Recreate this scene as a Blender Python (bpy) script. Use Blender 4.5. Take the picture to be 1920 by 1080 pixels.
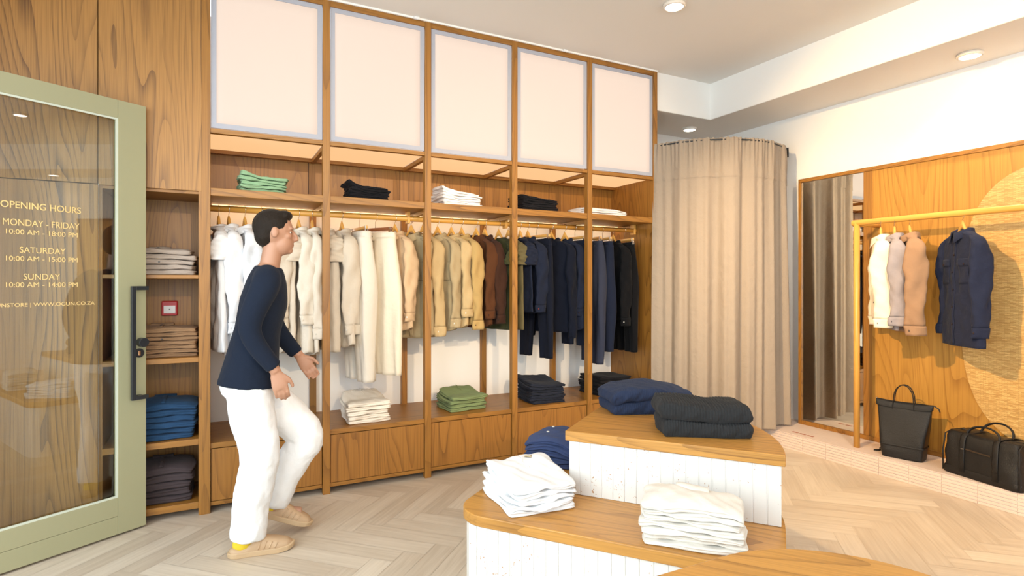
import bpy, math, random
import numpy as np
from mathutils import Vector
random.seed(7)
PI = math.pi
for o in list(bpy.data.objects):
    bpy.data.objects.remove(o)
sc = bpy.context.scene
C = sc.collection

# ------------------------------------------------------------------ camera
cam_d = bpy.data.cameras.new('camera'); cam = bpy.data.objects.new('camera', cam_d); C.objects.link(cam)
F_PX, YAW, CY, CAM_H = 1079.0, 27.457, 531.2, 1.4
cam_d.sensor_width = 36.0; cam_d.lens = 36.0 * F_PX / 1920.0
cam_d.shift_y = (CY - 540.0) / 1920.0
cam.location = (0, 0, CAM_H); cam.rotation_euler = (PI/2, 0, -math.radians(YAW))
cam_d.clip_start = 0.02
sc.camera = cam

# ------------------------------------------------------------------ world, exposure
w = bpy.data.worlds.new('sky'); sc.world = w; w.use_nodes = True
bg = w.node_tree.nodes['Background']
bg.inputs[0].default_value = (0.80, 0.90, 1.0, 1); bg.inputs[1].default_value = 1.6
sc.view_settings.view_transform = 'Standard'; sc.view_settings.look = 'None'
sc.view_settings.exposure = 0.66; sc.view_settings.gamma = 1.0
sc.view_settings.use_curve_mapping = False
sc.cycles.max_bounces = 8; sc.cycles.diffuse_bounces = 5; sc.cycles.glossy_bounces = 4
sc.cycles.transparent_max_bounces = 12
sc.cycles.sample_clamp_indirect = 6.0
sc.cycles.caustics_reflective = False; sc.cycles.caustics_refractive = False

# ------------------------------------------------------------------ lights
def area(name, loc, target, size, power, color, size_y=None, spread=180):
    l = bpy.data.lights.new(name, 'AREA'); l.energy = power; l.color = color
    l.size = size
    if size_y: l.shape = 'RECTANGLE'; l.size_y = size_y
    l.spread = math.radians(spread)
    o = bpy.data.objects.new(name, l); C.objects.link(o); o.location = loc
    d = Vector(target) - Vector(loc); o.rotation_euler = d.to_track_quat('-Z', 'Y').to_euler()
    return o
def spot(name, loc, target, power, color, angle=60, blend=0.6, radius=0.04):
    l = bpy.data.lights.new(name, 'SPOT'); l.energy = power; l.color = color
    l.spot_size = math.radians(angle); l.spot_blend = blend; l.shadow_soft_size = radius
    o = bpy.data.objects.new(name, l); C.objects.link(o); o.location = loc
    d = Vector(target) - Vector(loc); o.rotation_euler = d.to_track_quat('-Z', 'Y').to_euler()
    return o
DAY = (0.86, 0.93, 1.0); WARM = (1.0, 0.74, 0.45); WARM2 = (1.0, 0.83, 0.64)
# daylight through the shop window on the left and the window behind the camera
area('window_daylight', (-2.0, 0.6, 1.9), (1.0, 2.6, 1.0), 3.6, 125, DAY, 2.8)
area('street_daylight', (1.2, -2.9, 1.9), (1.4, 2.0, 1.0), 4.2, 70, (0.95, 0.96, 1.0), 2.6)
# track spot on the ceiling, then unseen spots added for the rail and curtain
spot('track_spot_right', (0.3, 1.95, 3.14), (4.7, 2.05, 1.2), 520, (1.0, 0.66, 0.30), 62, 0.7, 0.03)
spot('rail_fill_spot_a', (0.7, -2.3, 3.16), (1.2, 4.3, 1.6), 330, WARM, 34, 0.8)  # unseen spot added far back to brighten the hanging rail
spot('rail_fill_spot_b', (2.0, -2.3, 3.16), (2.6, 4.3, 1.6), 480, WARM, 34, 0.8)  # second unseen spot, added for the right part of the rail

spot('curtain_fill_spot', (3.0, 1.3, 3.14), (4.55, 3.5, 1.1), 100, (1.0, 0.88, 0.72), 60, 0.9)  # unseen spot added to lift the curtain and its mirror image

# ------------------------------------------------------------------ materials
MATS = {}
def mat(name):
    m = bpy.data.materials.new(name); m.use_nodes = True
    nt = m.node_tree; b = nt.nodes['Principled BSDF']
    return m, nt, b
def N(nt, t, **kw):
    n = nt.nodes.new(t)
    for k, v in kw.items(): setattr(n, k, v)
    return n
def plain(name, col, rough=0.6, metal=0.0, emit=None, es=0.0, coat=0.0, spec=None):
    if name in MATS: return MATS[name]
    m, nt, b = mat(name)
    b.inputs['Base Color'].default_value = (*col, 1); b.inputs['Roughness'].default_value = rough
    b.inputs['Metallic'].default_value = metal
    if coat: b.inputs['Coat Weight'].default_value = coat
    if spec is not None: b.inputs['Specular IOR Level'].default_value = spec
    if emit: b.inputs['Emission Color'].default_value = (*emit, 1); b.inputs['Emission Strength'].default_value = es
    # faint procedural variation so that no surface is perfectly flat in tone
    tc = N(nt, 'ShaderNodeTexCoord'); nz = N(nt, 'ShaderNodeTexNoise'); nz.inputs['Scale'].default_value = 9
    nz.inputs['Detail'].default_value = 3
    bp = N(nt, 'ShaderNodeBump'); bp.inputs['Strength'].default_value = 0.04
    nt.links.new(tc.outputs['Object'], nz.inputs['Vector']); nt.links.new(nz.outputs[0], bp.inputs['Height'])
    nt.links.new(bp.outputs[0], b.inputs['Normal'])
    MATS[name] = m; return m

def wood(axis, base=(0.36, 0.158, 0.027), dark=(0.10, 0.036, 0.006), key='oak', scale=1.0, rough=0.42, lines=44.0, amt=1.0, rot=0.0):
    nm = key + '_grain_' + axis
    if nm in MATS: return MATS[nm]
    m, nt, b = mat(nm)
    L = nt.links.new
    tc = N(nt, 'ShaderNodeTexCoord'); oi = N(nt, 'ShaderNodeObjectInfo')
    off = N(nt, 'ShaderNodeVectorMath', operation='SCALE'); off.inputs[0].default_value = (13.1, 7.7, 9.3)
    L(oi.outputs['Random'], off.inputs['Scale'])
    add = N(nt, 'ShaderNodeVectorMath', operation='ADD')
    ro = N(nt, 'ShaderNodeMapping'); ro.inputs['Rotation'].default_value = (0, 0, math.radians(rot)); L(tc.outputs['Object'], ro.inputs['Vector']); L(ro.outputs[0], add.inputs[0]); L(off.outputs[0], add.inputs[1])
    def mp(al, ac):
        p = N(nt, 'ShaderNodeMapping'); v = [ac, ac, ac]; v['xyz'.index(axis)] = al
        p.inputs['Scale'].default_value = [k*scale for k in v]; L(add.outputs[0], p.inputs['Vector']); return p
    m1 = mp(0.22, 1.9)
    n1 = N(nt, 'ShaderNodeTexNoise'); n1.inputs['Scale'].default_value = 1.0; n1.inputs['Detail'].default_value = 2.6
    n1.inputs['Roughness'].default_value = 0.42; n1.inputs['Distortion'].default_value = 0.22
    L(m1.outputs[0], n1.inputs['Vector'])
    mu = N(nt, 'ShaderNodeMath', operation='MULTIPLY'); mu.inputs[1].default_value = lines; L(n1.outputs[0], mu.inputs[0])
    fr = N(nt, 'ShaderNodeMath', operation='FRACT'); L(mu.outputs[0], fr.inputs[0])
    r1 = N(nt, 'ShaderNodeValToRGB'); e = r1.color_ramp.elements
    e[0].position = 0.0; e[0].color = (0.15, 0.15, 0.15, 1); e[1].position = 1.0; e[1].color = (1, 1, 1, 1)
    x = e.new(0.12); x.color = (0.05, 0.05, 0.05, 1); x = e.new(0.60); x.color = (0.08, 0.08, 0.08, 1); x = e.new(0.84); x.color = (0.55, 0.55, 0.55, 1)
    L(fr.outputs[0], r1.inputs[0])
    m2 = mp(3.2, 170)
    n2 = N(nt, 'ShaderNodeTexNoise'); n2.inputs['Scale'].default_value = 1.0; n2.inputs['Detail'].default_value = 2.0
    L(m2.outputs[0], n2.inputs['Vector'])
    r2 = N(nt, 'ShaderNodeValToRGB'); e = r2.color_ramp.elements; e[0].position = 0.42; e[1].position = 0.75
    L(n2.outputs[0], r2.inputs[0])
    m3 = mp(0.5, 5)
    n3 = N(nt, 'ShaderNodeTexNoise'); n3.inputs['Scale'].default_value = 1.0; n3.inputs['Detail'].default_value = 3.0; L(m3.outputs[0], n3.inputs['Vector'])
    # grain lines break up along pores
    a1 = N(nt, 'ShaderNodeMath', operation='MULTIPLY'); a1.inputs[1].default_value = 0.62; L(r1.outputs[0], a1.inputs[0])
    a3 = N(nt, 'ShaderNodeMath', operation='MULTIPLY'); L(a1.outputs[0], a3.inputs[0])
    r3 = N(nt, 'ShaderNodeMapRange'); r3.inputs[1].default_value = 0.3; r3.inputs[2].default_value = 0.7; r3.inputs[3].default_value = 0.35; r3.inputs[4].default_value = 1.15
    L(n3.outputs[0], r3.inputs[0]); L(r3.outputs[0], a3.inputs[1])
    a2 = N(nt, 'ShaderNodeMath', operation='MULTIPLY_ADD'); a2.inputs[1].default_value = 0.30; L(r2.outputs[0], a2.inputs[0]); L(a3.outputs[0], a2.inputs[2])
    a4 = N(nt, 'ShaderNodeMath', operation='MULTIPLY'); a4.inputs[1].default_value = amt; a4.use_clamp = True; L(a2.outputs[0], a4.inputs[0])
    mx = N(nt, 'ShaderNodeMixRGB'); mx.inputs[1].default_value = (*base, 1); mx.inputs[2].default_value = (*dark, 1); L(a4.outputs[0], mx.inputs[0])
    va = N(nt, 'ShaderNodeMixRGB', blend_type='MULTIPLY'); va.inputs[0].default_value = 0.35
    rr = N(nt, 'ShaderNodeValToRGB'); e = rr.color_ramp.elements; e[0].position = 0.3; e[0].color = (0.72, 0.70, 0.66, 1); e[1].position = 0.7
    L(n3.outputs[0], rr.inputs[0]); L(mx.outputs[0], va.inputs[1]); L(rr.outputs[0], va.inputs[2])
    L(va.outputs[0], b.inputs['Base Color'])
    b.inputs['Roughness'].default_value = rough
    bp = N(nt, 'ShaderNodeBump'); bp.inputs['Strength'].default_value = 0.12; bp.inputs['Distance'].default_value = 0.002
    L(a2.outputs[0], bp.inputs['Height']); L(bp.outputs[0], b.inputs['Normal'])
    MATS[nm] = m; return m

def cloth(name, col, weave=420, rough=0.92, bump=0.25, var=0.12, ribs=None):
    nm = 'cloth_' + name
    if nm in MATS: return MATS[nm]
    m, nt, b = mat(nm); L = nt.links.new
    tc = N(nt, 'ShaderNodeTexCoord')
    n1 = N(nt, 'ShaderNodeTexNoise'); n1.inputs['Scale'].default_value = 14; n1.inputs['Detail'].default_value = 4; L(tc.outputs['Object'], n1.inputs['Vector'])
    n2 = N(nt, 'ShaderNodeTexNoise'); n2.inputs['Scale'].default_value = weave; n2.inputs['Detail'].default_value = 1; L(tc.outputs['Object'], n2.inputs['Vector'])
    mx = N(nt, 'ShaderNodeMixRGB'); L(n2.outputs[0], mx.inputs[0])
    var *= 0.45; mx.inputs[1].default_value = (*[c*(1-var) for c in col], 1); mx.inputs[2].default_value = (*[min(1, c*(1+var)) for c in col], 1)
    L(mx.outputs[0], b.inputs['Base Color']); b.inputs['Roughness'].default_value = rough
    b.inputs['Specular IOR Level'].default_value = 0.1
    b.inputs['Sheen Weight'].default_value = 0.04
    ad = N(nt, 'ShaderNodeMath', operation='MULTIPLY_ADD'); ad.inputs[1].default_value = 0.02; L(n2.outputs[0], ad.inputs[0]); L(n1.outputs[0], ad.inputs[2])
    bp = N(nt, 'ShaderNodeBump'); bp.inputs['Strength'].default_value = bump*2.2; bp.inputs['Distance'].default_value = 0.012; L(ad.outputs[0], bp.inputs['Height'])
    L(bp.outputs[0], b.inputs['Normal'])
    MATS[nm] = m; return m

def emissive(name, col, strength):
    if name in MATS: return MATS[name]
    m, nt, b = mat(name)
    b.inputs['Base Color'].default_value = (0.16, 0.15, 0.14, 1); b.inputs['Roughness'].default_value = 0.9
    b.inputs['Emission Color'].default_value = (*col, 1); b.inputs['Emission Strength'].default_value = strength
    MATS[name] = m; return m

def glass_mat():
    m = bpy.data.materials.new('clear_glass'); m.use_nodes = True; nt = m.node_tree
    for n in list(nt.nodes): nt.nodes.remove(n)
    out = N(nt, 'ShaderNodeOutputMaterial'); mix = N(nt, 'ShaderNodeMixShader')
    tr = N(nt, 'ShaderNodeBsdfTransparent'); tr.inputs[0].default_value = (0.94, 0.97, 0.95, 1)
    gl = N(nt, 'ShaderNodeBsdfGlossy'); gl.inputs['Roughness'].default_value = 0.0; gl.inputs['Color'].default_value = (1, 1, 1, 1)
    ge = N(nt, 'ShaderNodeNewGeometry'); dt = N(nt, 'ShaderNodeVectorMath', operation='DOT_PRODUCT')
    nt.links.new(ge.outputs['Normal'], dt.inputs[0]); nt.links.new(ge.outputs['Incoming'], dt.inputs[1])
    ab = N(nt, 'ShaderNodeMath', operation='ABSOLUTE'); nt.links.new(dt.outputs['Value'], ab.inputs[0])
    om = N(nt, 'ShaderNodeMath', operation='SUBTRACT'); om.inputs[0].default_value = 1.0; nt.links.new(ab.outputs[0], om.inputs[1])
    pw = N(nt, 'ShaderNodeMath', operation='POWER'); pw.inputs[1].default_value = 5.0; nt.links.new(om.outputs[0], pw.inputs[0])
    mu = N(nt, 'ShaderNodeMath', operation='MULTIPLY_ADD'); mu.inputs[1].default_value = 0.94; mu.inputs[2].default_value = 0.06; mu.use_clamp = True
    nt.links.new(pw.outputs[0], mu.inputs[0]); nt.links.new(mu.outputs[0], mix.inputs[0])
    nt.links.new(tr.outputs[0], mix.inputs[1]); nt.links.new(gl.outputs[0], mix.inputs[2]); nt.links.new(mix.outputs[0], out.inputs[0])
    return m
GLASS = glass_mat()

OAKZ, OAKX, OAKY = wood('z'), wood('x'), wood('y')
PANELZ_DAYLIT = wood('z', base=(0.43, 0.205, 0.050), dark=(0.09, 0.034, 0.008), key='panel_oak_daylit', amt=1.25)  # same oak as the bays, with daylight put into the lighter base colour
TOPX = wood('x', base=(0.56, 0.27, 0.058), dark=(0.15, 0.055, 0.010), key='table_oak', lines=38, rough=0.38, amt=1.0, rot=52)
RAILX = wood('x', base=(0.72, 0.37, 0.075), dark=(0.50, 0.22, 0.04), key='rail_beech', lines=5, amt=0.5, rough=0.35)
RAILY = wood('y', base=(0.72, 0.37, 0.075), dark=(0.50, 0.22, 0.04), key='rail_beech', lines=5, amt=0.5, rough=0.35)
RAILZ = wood('z', base=(0.72, 0.37, 0.075), dark=(0.50, 0.22, 0.04), key='rail_beech', lines=5, amt=0.5, rough=0.35)
HANG = wood('x', base=(0.74, 0.40, 0.10), dark=(0.50, 0.24, 0.05), key='hanger_maple', lines=4, amt=0.4, rough=0.3)
HANGD = wood('x', base=(0.28, 0.10, 0.04), dark=(0.12, 0.04, 0.02), key='hanger_walnut', lines=4, amt=0.4, rough=0.3)
PAINT = plain('white_wall_paint', (0.86, 0.84, 0.81), 0.85)
CEIL = plain('ceiling_paint', (0.76, 0.74, 0.71), 0.9)
CHROME = plain('chrome_wire', (0.75, 0.75, 0.75), 0.2, 1.0)
BLACKM = plain('black_powder_coat', (0.018, 0.02, 0.024), 0.38)
SAGE = plain('sage_green_paint', (0.36, 0.345, 0.205), 0.45)
BTN_D = plain('dark_button', (0.03, 0.02, 0.02), 0.3)
BTN_W = plain('pearl_button', (0.8, 0.78, 0.72), 0.25)

# ------------------------------------------------------------------ mesh kit
class MB:
    def __init__(s): s.v = []; s.f = []; s.uv = None
    def add(s, V, Fc):
        n = len(s.v); s.v += [tuple(map(float, p)) for p in V]; s.f += [tuple(i+n for i in q) for q in Fc]; return s
    def box(s, x0, x1, y0, y1, z0, z1):
        V = [(x0,y0,z0),(x1,y0,z0),(x1,y1,z0),(x0,y1,z0),(x0,y0,z1),(x1,y0,z1),(x1,y1,z1),(x0,y1,z1)]
        return s.add(V, [(0,3,2,1),(4,5,6,7),(0,1,5,4),(1,2,6,5),(2,3,7,6),(3,0,4,7)])
    def grid(s, P, closed_u=False, closed_v=False, cap0=False, cap1=False):
        # P array (nv, nu, 3): rows v, columns u
        P = np.asarray(P); nv, nu = P.shape[:2]; Fc = []
        for j in range(nv if closed_v else nv-1):
            for i in range(nu if closed_u else nu-1):
                a = j*nu+i; b = j*nu+(i+1) % nu; c = ((j+1) % nv)*nu+(i+1) % nu; d = ((j+1) % nv)*nu+i
                Fc.append((a, b, c, d))
        if cap0: Fc.append(tuple(reversed(range(nu))))
        if cap1: Fc.append(tuple((nv-1)*nu+i for i in range(nu)))
        return s.add(P.reshape(-1, 3), Fc)
    def tube(s, pts, r, n=12, ry=None, cap=True, up=(0, 0, 1)):
        pts = [Vector(p) for p in pts]; m = len(pts)
        rs = r if hasattr(r, '__len__') else [r]*m
        rys = (ry if hasattr(ry, '__len__') else [ry]*m) if ry is not None else rs
        rows = []; prev = None
        for k, p in enumerate(pts):
            t = (pts[min(k+1, m-1)] - pts[max(k-1, 0)]).normalized()
            if prev is None:
                u0 = Vector(up)
                if abs(t.dot(u0)) > 0.95: u0 = Vector((1, 0, 0))
                a = (u0 - t*u0.dot(t)).normalized()
            else:
                a = (prev - t*prev.dot(t)).normalized()
            prev = a; b = t.cross(a)
            rows.append([p + a*(rs[k]*math.cos(q)) + b*(rys[k]*math.sin(q)) for q in [2*PI*i/n for i in range(n)]])
        return s.grid(np.array([[tuple(q) for q in r_] for r_ in rows]), closed_u=True, cap0=cap, cap1=cap)
    def prism(s, poly, z0, z1):
        n = len(poly)
        V = [(x, y, z0) for x, y in poly] + [(x, y, z1) for x, y in poly]
        return s.add(V, [tuple(reversed(range(n))), tuple(range(n, 2*n))] + [(i, (i+1) % n, n+(i+1) % n, n+i) for i in range(n)])
    def ellipsoid(s, c, r, n=20, m=12, rot=None):
        rows = []
        for j in range(m+1):
            th = PI*(j+0.001)/(m+0.002)
            row = []
            for i in range(n):
                ph = 2*PI*i/n
                v = Vector((r[0]*math.sin(th)*math.cos(ph), r[1]*math.sin(th)*math.sin(ph), -r[2]*math.cos(th)))
                if rot: v = rot @ v
                row.append((c[0]+v.x, c[1]+v.y, c[2]+v.z))
            rows.append(row)
        return s.grid(np.array(rows), closed_u=True, cap0=True, cap1=True)

def tag(o, label=None, cat=None, group=None, kind=None):
    if label: o['label'] = label
    if cat: o['category'] = cat
    if group: o['group'] = group
    if kind: o['kind'] = kind
    return o
def build(name, mb, m, parent=None, smooth=False, bevel=0.0, local=False, solid=0.0, label=None, weld=False):
    me = bpy.data.meshes.new(name)
    V = mb.v
    org = Vector((0, 0, 0))
    if parent is not None and not local:
        p = parent
        while p is not None: org += Vector(p.location); p = p.parent
        V = [(x-org.x, y-org.y, z-org.z) for x, y, z in V]
    me.from_pydata(V, [], mb.f); me.validate(); me.update()
    o = bpy.data.objects.new(name, me); C.objects.link(o)
    if parent is not None: o.parent = parent
    if m is not None: me.materials.append(m)
    if smooth: me.polygons.foreach_set('use_smooth', [True]*len(me.polygons))
    if solid:
        q = o.modifiers.new('thickness', 'SOLIDIFY'); q.thickness = solid; q.offset = 0
    if bevel:
        q = o.modifiers.new('edge', 'BEVEL'); q.width = bevel; q.segments = 2; q.limit_method = 'ANGLE'; q.angle_limit = math.radians(40)
        q.harden_normals = False
    if label: o['label'] = label
    return o
def empty(name, loc, label, cat, group=None, rz=0.0):
    o = bpy.data.objects.new(name, None); C.objects.link(o); o.location = loc; o.rotation_euler = (0, 0, rz)
    o.empty_display_size = 0.05
    return tag(o, label, cat, group)
def struct(name, mb, m, bevel=0.0, smooth=False):
    o = build(name, mb, m, bevel=bevel, smooth=smooth); o['kind'] = 'structure'; return o
def smoothflat(o, ang=35):
    me = o.data; me.polygons.foreach_set('use_smooth', [True]*len(me.polygons))
    try: me.set_sharp_from_angle(angle=math.radians(ang))
    except Exception: pass
    return o

# ------------------------------------------------------------------ setting
YF, YB = 3.95, 4.56            # front plane of the fitted shelving, back wall of its bays
X0, SP = -0.037, 0.7052        # first post and post spacing
ZC = 3.29                      # ceiling
XW = 4.80                      # right wall
def floor_mesh():
    Lp, Wp = 0.63, 0.12
    V, Fc, uv, tone = [], [], [], []
    a = np.array([1, -1])/math.sqrt(2); b = np.array([1, 1])/math.sqrt(2)
    org = np.array([0.867, 3.29]); rnd = random.Random(3)
    for i in range(-60, 80):
        for j in range(-9, 4):
            o2 = org + i*Wp*(a+b) - j*Lp*(a-b)*-1.0
            for k in range(2):
                if k == 0: p0 = o2; da, db = a*Lp, b*Wp
                else: p0 = o2 + b*Wp; da, db = b*Lp, a*Wp
                c = p0 + da/2 + db/2
                if not (-1.9 < c[0] < 5.3 and -3.2 < c[1] < 5.0): continue
                g = 0.0008
                ea, eb = da/np.linalg.norm(da)*g, db/np.linalg.norm(db)*g
                q = [p0+ea+eb, p0+da-ea+eb, p0+da+db-ea-eb, p0+db+ea-eb]
                n = len(V); V += [(x, y, 0) for x, y in q]
                if k == 0: Fc.append((n, n+1, n+2, n+3))
                else: Fc.append((n+3, n+2, n+1, n))
                ux, uy = rnd.random()*20, rnd.random()*20
                U = [(ux, uy), (ux+Lp, uy), (ux+Lp, uy+Wp), (ux, uy+Wp)]
                if k: U = [U[3], U[2], U[1], U[0]]
                uv += U; tone.append(rnd.random())
    V2 = [(-2.0, -3.3, -0.02), (5.4, -3.3, -0.02), (5.4, 5.1, -0.02), (-2.0, 5.1, -0.02), (-2.0, -3.3, -0.0015), (5.4, -3.3, -0.0015), (5.4, 5.1, -0.0015), (-2.0, 5.1, -0.0015)]
    n = len(V); V += V2
    Fb = [(0,3,2,1),(4,5,6,7),(0,1,5,4),(1,2,6,5),(2,3,7,6),(3,0,4,7)]
    Fc += [tuple(i+n for i in f) for f in Fb]; uv += [(0, 0)]*24; tone += [0.1]*6
    me = bpy.data.meshes.new('floor'); me.from_pydata(V, [], Fc); me.update()
    ul = me.uv_layers.new(name='plank'); ul.data.foreach_set('uv', [c for p in uv for c in p])
    at = me.attributes.new('tone', 'FLOAT', 'FACE'); at.data.foreach_set('value', tone)
    o = bpy.data.objects.new('floor', me); C.objects.link(o); o['kind'] = 'structure'
    m, nt, bs = mat('herringbone_vinyl_oak'); L = nt.links.new
    uvn = N(nt, 'ShaderNodeUVMap'); uvn.uv_map = 'plank'
    mp = N(nt, 'ShaderNodeMapping'); mp.inputs['Scale'].default_value = (2.5, 60, 1); L(uvn.outputs[0], mp.inputs[0])
    n1 = N(nt, 'ShaderNodeTexNoise'); n1.inputs['Scale'].default_value = 1; n1.inputs['Detail'].default_value = 4; n1.inputs['Distortion'].default_value = 0.6; L(mp.outputs[0], n1.inputs[0])
    mp2 = N(nt, 'ShaderNodeMapping'); mp2.inputs['Scale'].default_value = (3, 14, 1); L(uvn.outputs[0], mp2.inputs[0])
    n2 = N(nt, 'ShaderNodeTexNoise'); n2.inputs['Scale'].default_value = 1; n2.inputs['Detail'].default_value = 2; L(mp2.outputs[0], n2.inputs[0])
    at_n = N(nt, 'ShaderNodeAttribute'); at_n.attribute_name = 'tone'
    r = N(nt, 'ShaderNodeValToRGB'); e = r.color_ramp.elements; e[0].position = 0.3; e[0].color = (0.49, 0.40, 0.305, 1); e[1].position = 0.75; e[1].color = (0.66, 0.57, 0.46, 1)
    s = N(nt, 'ShaderNodeMath', operation='MULTIPLY_ADD'); s.inputs[1].default_value = 0.30; s.inputs[2].default_value = -0.04; L(at_n.outputs['Fac'], s.inputs[0])
    s2 = N(nt, 'ShaderNodeMath', operation='MULTIPLY_ADD'); s2.inputs[1].default_value = 0.55; L(n1.outputs[0], s2.inputs[0]); L(s.outputs[0], s2.inputs[2])
    s3 = N(nt, 'ShaderNodeMath', operation='MULTIPLY_ADD'); s3.inputs[1].default_value = 0.30; L(n2.outputs[0], s3.inputs[0]); L(s2.outputs[0], s3.inputs[2])
    L(s3.outputs[0], r.inputs[0]); L(r.outputs[0], bs.inputs['Base Color'])
    bs.inputs['Roughness'].default_value = 0.42
    bp = N(nt, 'ShaderNodeBump'); bp.inputs['Strength'].default_value = 0.05; L(n1.outputs[0], bp.inputs['Height']); L(bp.outputs[0], bs.inputs['Normal'])
    me.materials.append(m)
floor_mesh()
NX0_ = -0.575
XS, YS, ZS = 4.186, 3.976, 2.954     # bulkhead edges and soffit height
struct('ceiling', MB().box(-1.6, XS, -2.9, YS, ZC, ZC+0.08), CEIL)
mb = MB().box(XS, XW+0.1, -2.9, 4.75, ZS, ZC+0.08); mb.box(X0+5*SP+0.02, XS, YS, 4.75, ZS, ZC+0.08)
struct('ceiling_bulkhead', mb, PAINT)
struct('ceiling_soffit', MB().box(XS+0.0005, XW, -2.9, 4.62, ZS-0.004, ZS-0.0005).box(X0+5*SP+0.03, XS, YS+0.0005, 4.62, ZS-0.004, ZS-0.0005), CEIL)
struct('wall_right', MB().box(XW, XW+0.1, -2.9, 4.75, 0, ZC), PAINT)
struct('wall_back', MB().box(X0-0.03, XW, 4.60, 4.70, 0, ZC), PAINT)
struct('wall_front', MB().box(-1.4, XW, -2.9, -2.8, 0, 0.5).box(-1.4, XW, -2.9, -2.8, 2.9, ZC).box(-1.4, -0.9, -2.9, -2.8, 0.5, 2.9).box(3.4, XW, -2.9, -2.8, 0.5, 2.9), PAINT)
gl = empty('window_1', (1.25, -2.85, 0.5), None, None); gl['kind'] = 'structure'
build('window_frame', MB().box(-0.9, 3.4, -2.88, -2.82, 0.5, 0.56).box(-0.9, 3.4, -2.88, -2.82, 2.84, 2.9).box(-0.9, -0.84, -2.88, -2.82, 0.56, 2.84).box(3.34, 3.4, -2.88, -2.82, 0.56, 2.84).box(1.22, 1.28, -2.88, -2.82, 0.56, 2.84), SAGE, gl)
build('pane', MB().box(-0.84, 1.22, -2.853, -2.847, 0.56, 2.84).box(1.28, 3.34, -2.853, -2.847, 0.56, 2.84), GLASS, gl)
# street facade on the left: sage frame, panes, door opening between y 2.4 and 3.4
XL = -1.26
struct('wall_left', MB().box(XL-0.12, XL, -2.8, 2.34, 0, 0.35).box(XL-0.12, XL, -2.9, 3.95, 2.95, ZC).box(XL-0.12, XL, 3.46, 3.95, 0, 2.95), PAINT)
gl = empty('window_2', (XL-0.06, 0, 0.35), None, None); gl['kind'] = 'structure'
mb = MB().box(XL-0.1, XL-0.02, -2.8, 2.34, 0.35, 0.42).box(XL-0.1, XL-0.02, -2.8, 3.46, 2.88, 2.95)
for y in (-2.8, -1.1, 0.6, 2.27): mb.box(XL-0.1, XL-0.02, y, y+0.07, 0.42, 2.88)
build('window_frame', mb, SAGE, gl)
build('pane', MB().box(XL-0.063, XL-0.057, -2.73, 2.27, 0.42, 2.88).box(XL-0.063, XL-0.057, 2.36, 3.44, 2.52, 2.88), GLASS, gl)
struct('trim_1', MB().box(XL-0.1, XL-0.02, 2.34, 2.40, 0, 2.88).box(XL-0.1, XL-0.02, 3.41, 3.46, 0, 2.88).box(XL-0.1, XL-0.02, 2.40, 3.41, 2.45, 2.51), SAGE, bevel=0.003)
struct('pavement', MB().box(-6, -1.4, -6, 5.0, -0.12, -0.02).box(-1.4, 6, -6, -2.9, -0.12, -0.02), plain('pavement', (0.45, 0.44, 0.42), 0.9))

struct('wall_panel_backing', MB().box(XL, NX0_-0.004, 3.972, 3.99, 0, ZC).box(NX0_-0.004, X0-0.03, 3.972, 3.99, 1.97, ZC), plain('dark_gap', (0.04, 0.02, 0.01), 0.9))  # dark backing added behind the panels, keeps outside brightness out of the seams
# ---- oak wall panelling left of the bays and the recessed niche
NX0, NX1 = -0.575, X0-0.022
struct('wall_panel_upper_left', MB().box(XL, NX0-0.002, YF, YF+0.02, 1.962, ZC), PANELZ_DAYLIT, bevel=0.001)
struct('wall_panel_upper_right', MB().box(NX0+0.002, NX1-0.001, YF, YF+0.02, 1.957, ZC), PANELZ_DAYLIT, bevel=0.001)
struct('wall_panel_lower_left', MB().box(XL, NX0, YF, YF+0.02, 0.0, 1.957), PANELZ_DAYLIT, bevel=0.001)
niche = empty('alcove_shelving', (-0.31, 4.15, 0), 'open oak shelving alcove behind the glass door, four shelves of folded clothes', 'shelving')
build('back_panel', MB().box(NX0, NX1, 4.37, 4.39, 0.0, 1.98), OAKZ, niche)
build('side_panel', MB().box(NX0, NX0+0.018, YF+0.02, 4.37, 0, 1.96), OAKZ, niche)
build('side_panel', MB().box(NX1-0.018, NX1, YF+0.002, 4.37, 0, 1.96), OAKZ, niche)
build('top_board', MB().box(NX0+0.018, NX1-0.018, YF+0.02, 4.37, 1.94, 1.962), OAKX, niche)
SH_Z = [1.450, 0.955, 0.462, 0.082]
for z, t in zip(SH_Z, (0.022, 0.030, 0.036, 0.040)):
    build('shelf', MB().box(NX0+0.018, NX1-0.018, YF+0.004, 4.369, z-t, z), OAKX, niche, bevel=0.002)
cp = empty('fire_call_point', (-0.25, 4.367, 1.19), 'small red fire alarm call point on the alcove back panel', 'fire alarm')
build('housing', MB().box(-0.296, -0.205, 4.345, 4.369, 1.190, 1.285), plain('alarm_red', (0.45, 0.01, 0.015), 0.35), cp, bevel=0.006)
build('break_glass', MB().box(-0.283, -0.218, 4.341, 4.3455, 1.207, 1.255), plain('alarm_white', (0.8, 0.78, 0.78), 0.3), cp)
build('symbol', MB().box(-0.254, -0.247, 4.3405, 4.3412, 1.227, 1.234), BTN_D, cp)

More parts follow.
